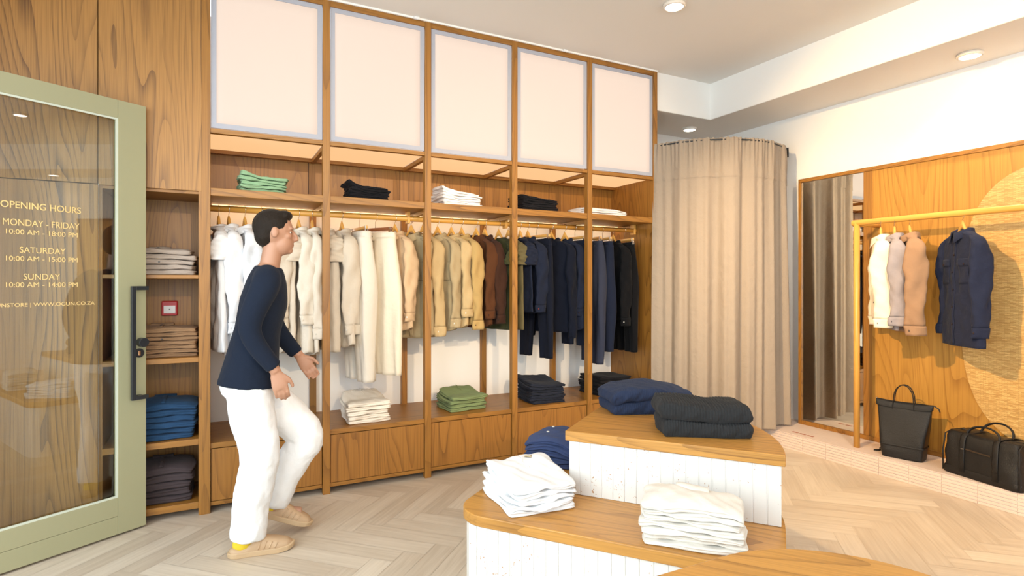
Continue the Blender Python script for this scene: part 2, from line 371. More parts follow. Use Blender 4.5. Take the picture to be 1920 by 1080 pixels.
# ------------------------------------------------------------------ fitted shelving
unit = empty('oak_bay_frame', (X0+2.5*SP, 4.25, 0), 'tall oak post and beam frame dividing five clothes bays, floor to ceiling', 'shelving frame')
for k in range(6):
    x = X0+k*SP
    build('post', MB().box(x-0.023, x+0.023, YF, YF+0.05, 0, ZC), OAKZ, unit, bevel=0.002)
for k in range(1, 5):
    x = X0+k*SP
    build('back_post', MB().box(x-0.023, x+0.023, YB-0.035, YB+0.03, 0.42, 1.935), OAKZ, unit, bevel=0.002)
build('top_beam', MB().box(X0, X0+5*SP, YF+0.004, YF+0.046, 3.243, ZC), OAKX, unit)
build('front_crossbar', MB().box(X0, X0+5*SP, YF+0.006, YF+0.044, 2.318, 2.345), OAKX, unit, bevel=0.001)
build('rear_crossbar', MB().box(X0, X0+5*SP, YB-0.06, YB-0.02, 2.305, 2.335), OAKX, unit, bevel=0.001)
for k in range(6):
    x = X0+k*SP
    build('tie_bar', MB().box(x-0.014, x+0.014, YF+0.05, YB-0.02, 2.300, 2.330), OAKY, unit, bevel=0.001)
for k in range(1, 5):
    x = X0+k*SP
    build('shelf_bearer', MB().box(x-0.012, x+0.012, YF+0.05, YB, 1.905, 1.935), OAKY, unit, bevel=0.001)
build('end_panel', MB().box(X0+5*SP-0.022, X0+5*SP+0.020, YF+0.05, 4.60, 0, ZC), OAKZ, unit)
build('upper_back_panel', MB().box(X0+0.005, X0+5*SP-0.022, YB+0.002, YB+0.03, 1.985, 2.33), OAKZ, unit)
build('left_end_panel', MB().box(X0-0.020, X0+0.02, YF+0.05, 4.60, 0, ZC), OAKZ, unit)
for k in range(1, 5):
    build('panel_seam', MB().box(X0+k*SP-0.030, X0+k*SP-0.027, YB-0.001, YB+0.004, 1.985, 2.32), plain('shadow_gap', (0.05, 0.02, 0.01), 0.8), unit)
shelf = empty('long_upper_shelf', (X0+2.5*SP, 4.25, 1.935), 'long oak shelf above the hanging rail across all five bays', 'shelf')
build('board', MB().box(X0+0.022, X0+5*SP-0.024, YF+0.008, YB, 1.936, 1.983), OAKX, shelf, bevel=0.002)
LED = emissive('warm_led', (1.0, 0.66, 0.34), 14.0)
build('led_strip', MB().box(X0+0.03, X0+5*SP-0.03, 4.445, 4.457, 1.929, 1.9355), LED, shelf, label='warm glowing strip under the shelf')
bw = struct('wall_panel_back', MB().box(X0+0.02, X0+5*SP-0.024, YB+0.004, YB+0.03, 0.3, 1.985), PAINT)
benchtop = empty('wooden_bench', (X0+2.5*SP, 4.25, 0.385), 'continuous oak bench top below the hanging clothes', 'bench top')
build('board', MB().box(X0+0.022, X0+5*SP-0.024, YF+0.012, YB+0.003, 0.392, 0.424), OAKX, benchtop, bevel=0.002)
BAYS = ['leftmost bay, behind the walking person', 'second bay from the left, under the ivory trousers stack', 'middle bay, under the green trousers stack', 'fourth bay from the left, under the navy trousers stack', 'rightmost bay beside the curtain']
for k in range(5):
    xa, xb = X0+k*SP+0.025, X0+(k+1)*SP-0.025
    c = empty('bench_cabinet', ((xa+xb)/2, 4.2, 0.03), 'low oak bench cupboard in the ' + BAYS[k], 'cabinet', 'bench cupboards under the clothes')
    build('body', MB().box(xa, xb, YF+0.032, YB, 0.055, 0.391), OAKX, c)
    build('plinth', MB().box(xa, xb, YF+0.014, YF+0.031, 0.042, 0.066), OAKX, c, bevel=0.001)
    build('door', MB().box(xa+0.003, xb-0.003, YF+0.013, YF+0.031, 0.070, 0.387), wood('z', key='cupboard_oak', base=(0.37, 0.158, 0.028), lines=46), c, bevel=0.001)
LB_F = None
lit = emissive('lit_fabric_front', (1.0, 0.77, 0.625), 0.49)
lit2 = emissive('lit_fabric_underside', (1.0, 0.58, 0.27), 0.60)
hem = cloth('hem_grey', (0.40, 0.41, 0.47), bump=0.1)
ORD = ['first', 'second', 'third', 'fourth', 'fifth']
for k in range(5):
    xa, xb = X0+k*SP+0.026, X0+(k+1)*SP-0.026
    z0, z1 = 2.351, 3.240
    bx = empty('fabric_light_box', ((xa+xb)/2, 4.2, z0), 'glowing stretched fabric light box, %s from the left above the clothes bays' % ORD[k], 'light box', 'fabric light boxes above the bays')
    hw = 0.030
    P = []
    for j in range(13):
        row = []
        for i in range(13):
            u, v = i/12, j/12
            yy = YF+0.016 + 0.0015*math.sin(5*u+3*v+k)
            row.append((xa+hw-0.004+(xb-xa-2*hw+0.008)*u, yy, z0+hw-0.004+(z1-z0-2*hw+0.008)*v))
        P.append(row)
    build('glowing_fabric', MB().grid(np.array(P)), lit, bx, smooth=True, solid=0.001)
    h = MB()
    h.box(xa, xb, YF+0.010, YF+0.014, z0, z0+hw).box(xa, xb, YF+0.010, YF+0.014, z1-hw, z1).box(xa, xa+hw, YF+0.010, YF+0.014, z0+hw, z1-hw).box(xb-hw, xb, YF+0.010, YF+0.014, z0+hw, z1-hw)
    build('hem_border', h, hem, bx, label='pale grey fabric hem')
    build('underside_fabric', MB().box(xa-0.010, xb+0.010, YF+0.046, YB-0.06, 2.331, 2.335), lit2, bx)
# thin trim where beam meets the ceiling, with two clips
struct('trim_2', MB().box(X0, X0+5*SP+0.02, YF-0.012, YF+0.0, ZC-0.012, ZC), PAINT)
clip = plain('clip_white', (0.8, 0.8, 0.8), 0.5)
for x, s_ in ((1.28, 'nearer the second post'), (2.53, 'nearer the fourth post')):
    o = build('ceiling_clip', MB().box(x-0.02, x+0.02, YF-0.03, YF-0.012, ZC-0.020, ZC-0.001), clip, bevel=0.003)
    tag(o, 'tiny white clip on the ceiling edge of the oak frame, ' + s_, 'clip', 'ceiling clips')

# hanging rail
RY, RZ = 4.20, 1.886
rail = empty('hanging_rail', (X0+2.5*SP, RY, RZ), 'long round amber wood clothes rail under the shelf, full of garments', 'clothes rail')
build('pole', MB().tube([(X0+0.022, RY, RZ), (X0+5*SP-0.024, RY, RZ)], 0.021, 20), RAILX, rail, smooth=True)
for x in (1.30, 2.12, X0+5*SP-0.045):
    build('bracket', MB().box(x-0.011, x+0.011, RY-0.026, RY+0.029, RZ-0.038, 1.9365), RAILZ, rail, bevel=0.002)

# ------------------------------------------------------------------ right wall: panel, mirror, platform
XP = 4.70
panel = empty('display_wall_panel', (XP+0.05, 1.1, 0.135), 'tall oak display panel on the right wall behind the clothes rack', 'wall panel')
AMB = wood('z', base=(0.50, 0.245, 0.042), dark=(0.22, 0.080, 0.008), key='display_oak', lines=30)
build('board', MB().box(XP, XW, -0.2, 2.800, 0.135, 2.305), AMB, panel)
build('top_edge', MB().box(XP-0.012, XW, -0.2, 3.418, 2.305, 2.336), OAKY, panel, bevel=0.002)
build('bottom_edge', MB().box(XP-0.012, XW, -0.2, 2.765, 0.136, 0.172), OAKY, panel, bevel=0.002)
# rattan inset, a tall rounded shape
pts = []
ya, yb, za, zb = 2.149, 0.75, 0.30, 2.192
yc, zc_, hy, hz_ = (ya+yb)/2, (za+zb)/2, (ya-yb)/2, (zb-za)/2
for i in range(96):
    t = 2*PI*i/96; c_, s_ = math.cos(t), math.sin(t)
    pts.append((yc+hy*math.copysign(abs(c_)**0.62, c_), zc_+hz_*math.copysign(abs(s_)**0.72, s_)))
n_ = len(pts)
mb = MB().add([(XP-0.006, y, z) for y, z in pts] + [(XP+0.002, y, z) for y, z in pts],
              [tuple(reversed(range(n_))), tuple(range(n_, 2*n_))] + [(i, (i+1) % n_, n_+(i+1) % n_, n_+i) for i in range(n_)])
def rattan_mat():
    m, nt, b = mat('woven_rattan'); L = nt.links.new
    tc = N(nt, 'ShaderNodeTexCoord'); sx = N(nt, 'ShaderNodeSeparateXYZ'); L(tc.outputs['Object'], sx.inputs[0])
    cb = N(nt, 'ShaderNodeCombineXYZ'); L(sx.outputs['Y'], cb.inputs['X']); L(sx.outputs['Z'], cb.inputs['Y'])
    br = N(nt, 'ShaderNodeTexBrick'); br.inputs['Scale'].default_value = 1.0; br.inputs['Brick Width'].default_value = 0.030; br.inputs['Row Height'].default_value = 0.0062
    br.inputs['Mortar Size'].default_value = 0.0011; br.inputs['Mortar Smooth'].default_value = 0.9; br.inputs['Bias'].default_value = 0.0
    br.inputs['Color1'].default_value = (0.80, 0.52, 0.19, 1); br.inputs['Color2'].default_value = (0.56, 0.31, 0.085, 1); br.inputs['Mortar'].default_value = (0.46, 0.25, 0.075, 1)
    L(cb.outputs[0], br.inputs['Vector'])
    mp = N(nt, 'ShaderNodeMapping'); mp.inputs['Scale'].default_value = (0, 2.5, 110); L(tc.outputs['Object'], mp.inputs[0])
    nz = N(nt, 'ShaderNodeTexNoise'); nz.inputs['Scale'].default_value = 1.4; nz.inputs['Detail'].default_value = 3; L(mp.outputs[0], nz.inputs[0])
    rp = N(nt, 'ShaderNodeValToRGB'); e = rp.color_ramp.elements; e[0].position = 0.32; e[0].color = (0.62, 0.50, 0.34, 1); e[1].position = 0.6; L(nz.outputs[0], rp.inputs[0])
    mx = N(nt, 'ShaderNodeMixRGB', blend_type='MULTIPLY'); mx.inputs[0].default_value = 0.5; L(br.outputs[0], mx.inputs[1]); L(rp.outputs[0], mx.inputs[2])
    L(mx.outputs[0], b.inputs['Base Color']); b.inputs['Roughness'].default_value = 0.5
    bp = N(nt, 'ShaderNodeBump'); bp.inputs['Strength'].default_value = 0.6; bp.inputs['Distance'].default_value = 0.003; bp.invert = True
    L(br.outputs['Fac'], bp.inputs['Height']); L(bp.outputs[0], b.inputs['Normal'])
    return m
build('rattan_inset', mb, rattan_mat(), panel)
mir = empty('wall_mirror', (XP+0.05, 3.1, 0.135), 'tall frameless-looking mirror in a thin oak frame, leaning place beside the curtain', 'mirror')
mir['label'] = 'tall mirror in a thin oak frame between the curtain and the clothes rack'
build('mirror_glass', MB().box(XP+0.003, XP+0.008, 2.835, 3.392, 0.17, 2.306), plain('mirror_silver', (0.86, 0.86, 0.80), 0.015, 1.0), mir)
build('backing', MB().box(XP+0.009, XW, 2.80, 3.415, 0.136, 2.304), OAKZ, mir)
build('frame', MB().box(XP-0.012, XP+0.0085, 3.390, 3.418, 0.136, 2.304).box(XP-0.012, XP+0.0085, 2.766, 3.389, 0.136, 0.170).box(XP-0.004, XP+0.0085, 2.766, 2.836, 0.171, 2.304), OAKZ, mir, bevel=0.001)

# tiled platform
XPL, ZPL = 4.31, 0.135
plat = empty('tiled_platform', (4.55, 1.0, 0), 'low pale tiled platform along the right wall under the bags', 'platform')
def tile_mat(name, col, scale, grout):
    m, nt, b = mat(name); L = nt.links.new
    tc = N(nt, 'ShaderNodeTexCoord')
    nz = N(nt, 'ShaderNodeTexNoise'); nz.inputs['Scale'].default_value = 6; nz.inputs['Detail'].default_value = 4; L(tc.outputs['Object'], nz.inputs[0])
    rp = N(nt, 'ShaderNodeValToRGB'); e = rp.color_ramp.elements; e[0].position = 0.3; e[0].color = (*[c*0.93 for c in col], 1); e[1].position = 0.7; e[1].color = (*col, 1)
    L(nz.outputs[0], rp.inputs[0]); L(rp.outputs[0], b.inputs['Base Color']); b.inputs['Roughness'].default_value = 0.45
    return m
PTILE = tile_mat('platform_tile', (0.74, 0.60, 0.52), 1, None)
GROUT = plain('white_grout', (0.90, 0.87, 0.84), 0.8)
build('core', MB().box(XPL+0.006, XW-0.002, -2.79, 4.59, 0.0, ZPL-0.004), GROUT, plat)
mb = MB()
y = 3.97; nrow = 6; rh = (ZPL-0.006)/nrow
yy = -2.8
tiles_y = []
k = 3.103
while k < 4.6: k += 0.204
while k > -2.8:
    tiles_y.append(k); k -= 0.204
for yt in tiles_y:
    a_, b_ = max(-2.8, yt-0.202), min(4.60, yt)
    if b_-a_ < 0.01: continue
    for r_ in range(nrow):
        mb.box(XPL, XPL+0.008, a_, b_, 0.001+r_*rh, 0.001+r_*rh+rh-0.0045)
build('riser_tiles', mb, PTILE, plat)
mb = MB()
for yt in tiles_y:
    a_, b_ = max(-2.8, yt-0.203), min(4.60, yt)
    if b_-a_ < 0.01: continue
    for q in range(18):
        xa = XPL+q*0.0272
        mb.box(xa, min(XW-0.002, xa+0.0262), a_, b_, ZPL-0.005, ZPL)
build('top_tiles', mb, PTILE, plat)
INL = plain('terracotta_inlay', (0.40, 0.13, 0.07), 0.5)
for (a_, b_) in ((3.20, 3.255), (3.130, 3.185), (3.060, 3.115)):
    build('terracotta_tile', MB().box(4.375, 4.402, a_, b_, ZPL-0.004, ZPL+0.0006), INL, plat)

# ------------------------------------------------------------------ curtain and its rail
cur = empty('fitting_room_curtain', (4.2, 4.1, 0.15), 'floor-length beige linen curtain curving round the fitting room corner', 'curtain')
cc, R0 = (4.215, 4.12), 0.735
a0, a1 = math.radians(192), math.radians(317)
nu, nv = 420, 46
rnd = random.Random(11)
freq = [(15, 0.60, 1.2), (10.3, 0.55, 0.3), (27, 0.30, 2.2), (47, 0.12, 4.0)]
P = np.zeros((nv, nu, 3))
for j in range(nv):
    v = j/(nv-1)                        # 0 bottom .. 1 top
    z = 0.150 + (2.635-0.150)*v
    amp = 0.036*(1-v)**0.45 + 0.007 + (0.004 if v > 0.93 else 0)
    for i in range(nu):
        u = i/(nu-1); a = a0+(a1-a0)*u
        s = 0
        for fq, w_, ph in freq:
            s += w_*math.sin(fq*u*5.0*0.62 + ph + 0.5*math.sin(2.2*v+ph) )
        top = 0.5*math.sin(260*u)*max(0, (v-0.86)/0.14)**2
        r = R0 + amp*(s+top) + 0.012*math.sin(9*u+1)*(1-v)
        r -= 0.02*(1-v)*0
        dz = 0.0
        if v > 0.99: dz = 0.006*math.sin(180*u)*0.5
        P[j, i] = (cc[0]+r*math.cos(a), cc[1]+r*math.sin(a), z+dz)
CURT = cloth('beige_linen_curtain', (0.33, 0.265, 0.203), weave=260, bump=0.35, var=0.16)
build('fabric', MB().grid(P), CURT, cur, smooth=True)
# doubled header band at the top
jt = int(nv*0.86)
Q = P[jt:].copy()
for j in range(Q.shape[0]):
    for i in range(nu):
        a = a0+(a1-a0)*i/(nu-1); Q[j, i, 0] += 0.003*math.cos(a); Q[j, i, 1] += 0.003*math.sin(a)
build('header_band', MB().grid(Q), CURT, cur, smooth=True)
crail = empty('curtain_track', (4.2, 4.1, 2.62), 'curved curtain track with black wall bracket at the curtain top', 'curtain track')
build('track', MB().tube([(cc[0]+(R0)*math.cos(a0+(a1-a0)*t/30), cc[1]+(R0)*math.sin(a0+(a1-a0)*t/30), 2.617) for t in range(31)], 0.006, 8), BLACKM, crail, smooth=True)
xe, ye = cc[0]+R0*math.cos(a1), cc[1]+R0*math.sin(a1)
build('bracket', MB().box(XW-0.006, XW, ye-0.02, ye+0.03, 2.585, 2.675).box(xe-0.005, XW, ye-0.008, ye+0.008, 2.60, 2.65).box(xe+0.012, xe+0.020, ye-0.022, ye+0.02, 2.59, 2.672), BLACKM, crail, bevel=0.001)

# ------------------------------------------------------------------ downlights
LIT = emissive('downlight_lens', (1.0, 0.93, 0.82), 9.0)
RIM = plain('downlight_rim', (0.75, 0.68, 0.6), 0.5)
def downlight(x, y, z, label, r=0.075, power=40):
    d = empty('ceiling_downlight', (x, y, z-0.02), label, 'ceiling light', 'round ceiling downlights')
    m_ = MB()
    prof = [(r*0.80, z-0.018), (r*0.80, z-0.024), (r*0.93, z-0.024), (r, z-0.016), (r, z-0.0005), (r*0.5, z-0.0005)]
    rows = [[(x+q*math.cos(2*PI*i/40), y+q*math.sin(2*PI*i/40), zz) for i in range(40)] for q, zz in prof]
    build('rim', m_.grid(np.array(rows), closed_u=True), RIM, d, smooth=True)
    build('lens', MB().prism([(x+r*0.79*math.cos(2*PI*i/40), y+r*0.79*math.sin(2*PI*i/40)) for i in range(40)], z-0.021, z-0.014), LIT, d)
    l = bpy.data.lights.new('downlight_beam', 'SPOT'); l.energy = power; l.color = WARM2; l.spot_size = math.radians(130); l.spot_blend = 0.9; l.shadow_soft_size = r*0.8
    o = bpy.data.objects.new('downlight_beam', l); C.objects.link(o); o.location = (x, y, z-0.03)
downlight(2.77, 2.95, ZC, 'round white downlight on the main ceiling, in front of the clothes bays', power=38)
downlight(4.53, 2.02, ZS-0.004, 'round white downlight on the low soffit above the clothes rack', power=40)
downlight(4.22, 4.28, ZS-0.004, 'round white downlight on the low soffit above the curtain', 0.07, power=22)
downlight(0.55, 1.6, ZC, 'round white downlight on the main ceiling, mirrored in the glass door', power=35)
downlight(2.77, 0.6, ZC, 'round white downlight on the main ceiling near the counter', power=24)
downlight(4.53, -0.4, ZS-0.004, 'round white downlight on the low soffit, nearest the street window', power=20)

# ------------------------------------------------------------------ display tiers
A = np.array([1.41, 2.195]); U_ = np.array([0.6113, -0.7914]); V_ = np.array([0.7914, 0.6113])
def uvp(u, v): return tuple(A + U_*u + V_*v)
def arc(cu, cv, r, d0, d1, n): return [(cu+r*math.cos(math.radians(d0+(d1-d0)*i/n)), cv+r*math.sin(math.radians(d0+(d1-d0)*i/n))) for i in range(n+1)]
def inset(poly, d):
    n = len(poly); out = []
    for i in range(n):
        p0, p1, p2 = np.array(poly[i-1]), np.array(poly[i]), np.array(poly[(i+1) % n])
        e1 = (p1-p0)/np.linalg.norm(p1-p0); e2 = (p2-p1)/np.linalg.norm(p2-p1)
        n1 = np.array([-e1[1], e1[0]]); n2 = np.array([-e2[1], e2[0]]); m_ = n1+n2; m_ /= np.linalg.norm(m_)
        out.append(tuple(p1 + m_*d/max(0.35, m_.dot(n1))))
    return out
def speckle_tile():
    m, nt, b = mat('speckled_white_tile'); L = nt.links.new
    tc = N(nt, 'ShaderNodeTexCoord')
    vo = N(nt, 'ShaderNodeTexNoise'); vo.inputs['Scale'].default_value = 95; vo.inputs['Detail'].default_value = 3; L(tc.outputs['Object'], vo.inputs[0])
    n2 = N(nt, 'ShaderNodeTexNoise'); n2.inputs['Scale'].default_value = 7; n2.inputs['Detail'].default_value = 2; L(tc.outputs['Object'], n2.inputs[0])
    ad = N(nt, 'ShaderNodeMath', operation='MULTIPLY_ADD'); ad.inputs[1].default_value = 0.45; L(n2.outputs[0], ad.inputs[0]); L(vo.outputs[0], ad.inputs[2])
    r = N(nt, 'ShaderNodeValToRGB'); e = r.color_ramp.elements; e[0].position = 0.915; e[0].color = (0.72, 0.70, 0.67, 1); e[1].position = 0.975; e[1].color = (0.42, 0.22, 0.10, 1)
    L(ad.outputs[0], r.inputs[0]); L(r.outputs[0], b.inputs['Base Color']); b.inputs['Roughness'].default_value = 0.22
    bp = N(nt, 'ShaderNodeBump'); bp.inputs['Strength'].default_value = 0.08; L(n2.outputs[0], bp.inputs['Height']); L(bp.outputs[0], b.inputs['Normal'])
    return m
STILE = speckle_tile()
def tiled_wall(poly, z0, z1, w_=0.052, th=0.008):
    # vertical tiles standing round a closed outline (ccw), outer face on the outline
    core = MB().prism(inset(poly, 0.0045), z0, z1)
    pts = [np.array(p) for p in poly]; n = len(pts)
    seg = [np.linalg.norm(pts[(i+1) % n]-pts[i]) for i in range(n)]; tot = sum(seg)
    # split at sharp corners so that tiles never wrap a corner
    corners = []
    for i in range(n):
        e1 = pts[i]-pts[i-1]; e2 = pts[(i+1) % n]-pts[i]
        ang = abs(math.degrees(math.atan2(e1[0]*e2[1]-e1[1]*e2[0], e1.dot(e2))))
        if ang > 30: corners.append(i)
    if not corners: corners = [0]
    tl = MB()
    for ci, c0 in enumerate(corners):
        c1 = corners[(ci+1) % len(corners)]
        idx = [c0]; i = c0
        while True:
            i = (i+1) % n; idx.append(i)
            if i == c1: break
        P_ = [pts[i] for i in idx]; cum = [0]
        for a_, b_ in zip(P_, P_[1:]): cum.append(cum[-1]+np.linalg.norm(b_-a_))
        cnt = max(1, round(cum[-1]/w_)); st = cum[-1]/cnt
        def at(s):
            for q in range(len(P_)-1):
                if s <= cum[q+1]+1e-9:
                    t = (s-cum[q])/(cum[q+1]-cum[q]); return P_[q]*(1-t)+P_[q+1]*t
            return P_[-1]
        for q in range(cnt):
            a_, b_ = at(q*st), at((q+1)*st); e = (b_-a_)/np.linalg.norm(b_-a_); nn = np.array([e[1], -e[0]])
            g = 0.0018; p0 = a_+e*g; p1 = b_-e*g
            s_ = 0.0025
            prof = [p0-nn*th*0.5, p0-nn*0.0015, p0+e*s_+nn*0.0, p1-e*s_+nn*0.0, p1-nn*0.0015, p1-nn*th*0.5]
            tl.prism([tuple(v) for v in prof], z0+0.001, z1-0.001)
    return core, tl
quarter = [(0, 0), (0.9, 0)] + arc(0, 0, 0.9, 0, 90, 40)[1:]
lower = arc(-0.37+0.15, -0.385+0.15, 0.15, 180, 270, 12) + [(0.9, -0.385)] + arc(0, 0, 0.9, 0, 90, 40) + [(-0.37, 0.9)]
def world(poly): return [uvp(u, v) for u, v in poly]
def ensure_ccw(p):
    a = sum(p[i-1][0]*p[i][1]-p[i][0]*p[i-1][1] for i in range(len(p))); return p if a > 0 else list(reversed(p))
TOPD = wood('x', base=(0.56, 0.27, 0.058), dark=(0.15, 0.055, 0.010), key='table_oak')
def tier(name, outline, z0, z1, label, board=0.045, over=0.014):
    poly = ensure_ccw(world(outline))
    t = empty(name, (*poly[0], z0), label, 'display table')
    b = build('wooden_top', MB().prism(poly, z1-board, z1), TOPX, t, bevel=0.004); smoothflat(b, 40)
    core, tl = tiled_wall(inset(poly, over), z0, z1-board)
    build('base', core, GROUT, t); build('base_tiles', tl, STILE, t)
    return t
tier('lower_display_plinth', lower, 0.0, 0.45, 'lower tier of the stepped display, white tiled base with oak top')
tier('upper_display_plinth', quarter, 0.4505, 0.735, 'upper quarter-round tier of the stepped display, white tiles and oak top')
# near counter at the bottom right corner of the picture
ctr = [(0.62, -0.5), (1.46, -0.5)] + arc(1.10, 0.65, 0.36, 0, 90, 20) + [(0.62, 1.015)]
ctr = ensure_ccw(ctr)
t = empty('near_display_table', (1.0, 0.3, 0), 'rounded oak-topped display table nearest the camera, bottom right corner', 'display table')
b = build('wooden_top', MB().prism(ctr, 0.69, 0.735), TOPX, t, bevel=0.004); smoothflat(b, 40)
core, tl = tiled_wall(inset(ctr, 0.014), 0.0, 0.69)
build('base', core, GROUT, t); build('base_tiles', tl, STILE, t)

# ------------------------------------------------------------------ glass door
dA = Vector((-0.341, 3.905, 0)); dd = Vector((-0.8521, -0.5234, 0)); dn = Vector((0.5234, -0.8521, 0))
door = bpy.data.objects.new('door_1', None); C.objects.link(door); door['kind'] = 'structure'
DW, DT = 0.97, 0.045
door.location = dA
# local x runs from the free edge to the hinge, local y towards the camera side
door.rotation_euler = (0, 0, math.atan2(dd.y, dd.x))
# with x=dd the local +y axis is dd rotated by 90 deg = dn or its opposite
sgn = 1.0 if Vector((-dd.y, dd.x, 0)).dot(dn) > 0 else -1.0
def db(mb, x0, x1, y0, y1, z0, z1):
    ya_, yb_ = sorted((sgn*y0, sgn*y1)); return mb.box(x0, x1, ya_, yb_, z0, z1)
m_ = MB()
db(m_, 0, 0.146, -DT, 0, 0.012, 2.415); db(m_, DW-0.146, DW, -DT, 0, 0.012, 2.415)
db(m_, 0.1465, DW-0.1465, -DT, 0, 2.314, 2.415); db(m_, 0.1465, DW-0.1465, -DT, 0, 0.113, 0.215); db(m_, 0.1465, DW-0.1465, -DT, -0.001, 0.012, 0.1115)
build('door_frame', m_, SAGE, door, local=True, bevel=0.0015)
m_ = MB()
bw_ = 0.010
db(m_, 0.146, 0.146+bw_, -0.010, -0.003, 0.215, 2.314); db(m_, DW-0.146-bw_, DW-0.146, -0.010, -0.003, 0.215, 2.314)
db(m_, 0.146+bw_, DW-0.146-bw_, -0.010, -0.003, 2.304, 2.314); db(m_, 0.146+bw_, DW-0.146-bw_, -0.010, -0.003, 0.215, 0.225)
build('glazing_bead', m_, plain('pale_sage_bead', (0.62, 0.66, 0.56), 0.35), door, local=True)
m_ = MB(); db(m_, 0.146, DW-0.146, -0.026, -0.020, 0.215, 2.314)
build('glass_pane', m_, GLASS, door, local=True)
def handle(side):
    y0 = 0.0 if side > 0 else -DT; d_ = side
    h = MB()
    def hb(x0, x1, a_, b_, z0, z1): db(h, x0, x1, min(y0+d_*a_, y0+d_*b_), max(y0+d_*a_, y0+d_*b_), z0, z1)
    hb(0.076, 0.098, 0.030, 0.050, 0.746, 1.384)
    hb(0.010, 0.076, 0.030, 0.050, 1.362, 1.384); hb(0.010, 0.076, 0.030, 0.050, 0.746, 0.768)
    hb(0.034, 0.056, 0.0, 0.030, 1.362, 1.384); hb(0.034, 0.056, 0.0, 0.030, 0.746, 0.768)
    build('pull_handle', h, BLACKM, door, local=True, bevel=0.0015)
handle(1); handle(-1)
m_ = MB().tube([(0.036, 0.0, 1.066), (0.036, sgn*0.012, 1.066), (0.036, sgn*0.013, 1.066), (0.036, sgn*0.055, 1.066)], [0.014, 0.014, 0.026, 0.026], 24)
build('turn_knob', m_, BLACKM, door, local=True, bevel=0.002)
rose = build('lock_rose', MB().tube([(0.040, 0.0, 1.004), (0.040, sgn*0.009, 1.004)], 0.026, 24), BLACKM, door, local=True)
build('keyhole_cylinder', MB().box(0.035, 0.045, *sorted((sgn*0.0085, sgn*0.012)), 0.990, 1.016), plain('brass', (0.75, 0.42, 0.22), 0.3, 1.0), rose, local=True, bevel=0.002)
# lettering on the pane
LETM = plain('gold_lettering', (0.85, 0.60, 0.24), 0.5)
def text(txt, a_left, a_right, zc_, h_, bold=0.0):
    cu = bpy.data.curves.new('lettering', 'FONT'); cu.body = txt; cu.size = 1.0; cu.extrude = 0.0; cu.offset = bold
    to = bpy.data.objects.new('tmp', cu); C.objects.link(to)
    bpy.context.view_layer.update()
    me = bpy.data.meshes.new_from_object(to.evaluated_get(bpy.context.evaluated_depsgraph_get()))
    bpy.data.objects.remove(to)
    co = np.array([v.co[:] for v in me.vertices]); mn, mx_ = co.min(0), co.max(0)
    # text reads from the hinge side (local x high) to the free edge (local x low)
    for v in me.vertices:
        u = (v.co.x-mn[0])/(mx_[0]-mn[0]); q = (v.co.y-mn[1])/(mx_[1]-mn[1])
        v.co = (a_left+(a_right-a_left)*u, sgn*(-0.0190), zc_-h_/2+h_*q)
    me.materials.clear(); me.materials.append(LETM)
    o = bpy.data.objects.new('lettering', me); C.objects.link(o); o.parent = door
    o['label'] = 'gold vinyl words on the glass'
text('OPENING HOURS', 0.650, 0.316, 1.784, 0.033, 0.010)
text('MONDAY - FRIDAY', 0.641, 0.323, 1.699, 0.032)
text('10:00 AM - 18:00 PM', 0.629, 0.331, 1.653, 0.024)
text('SATURDAY', 0.576, 0.385, 1.565, 0.030)
text('10:00 AM - 15:00 PM', 0.629, 0.331, 1.522, 0.024)
text('SUNDAY', 0.561, 0.409, 1.433, 0.030)
text('10:00 AM - 14:00 PM', 0.629, 0.331, 1.393, 0.024)
text('OGUNSTORE | WWW.OGUN.CO.ZA', 0.710, 0.252, 1.291, 0.024, 0.0)

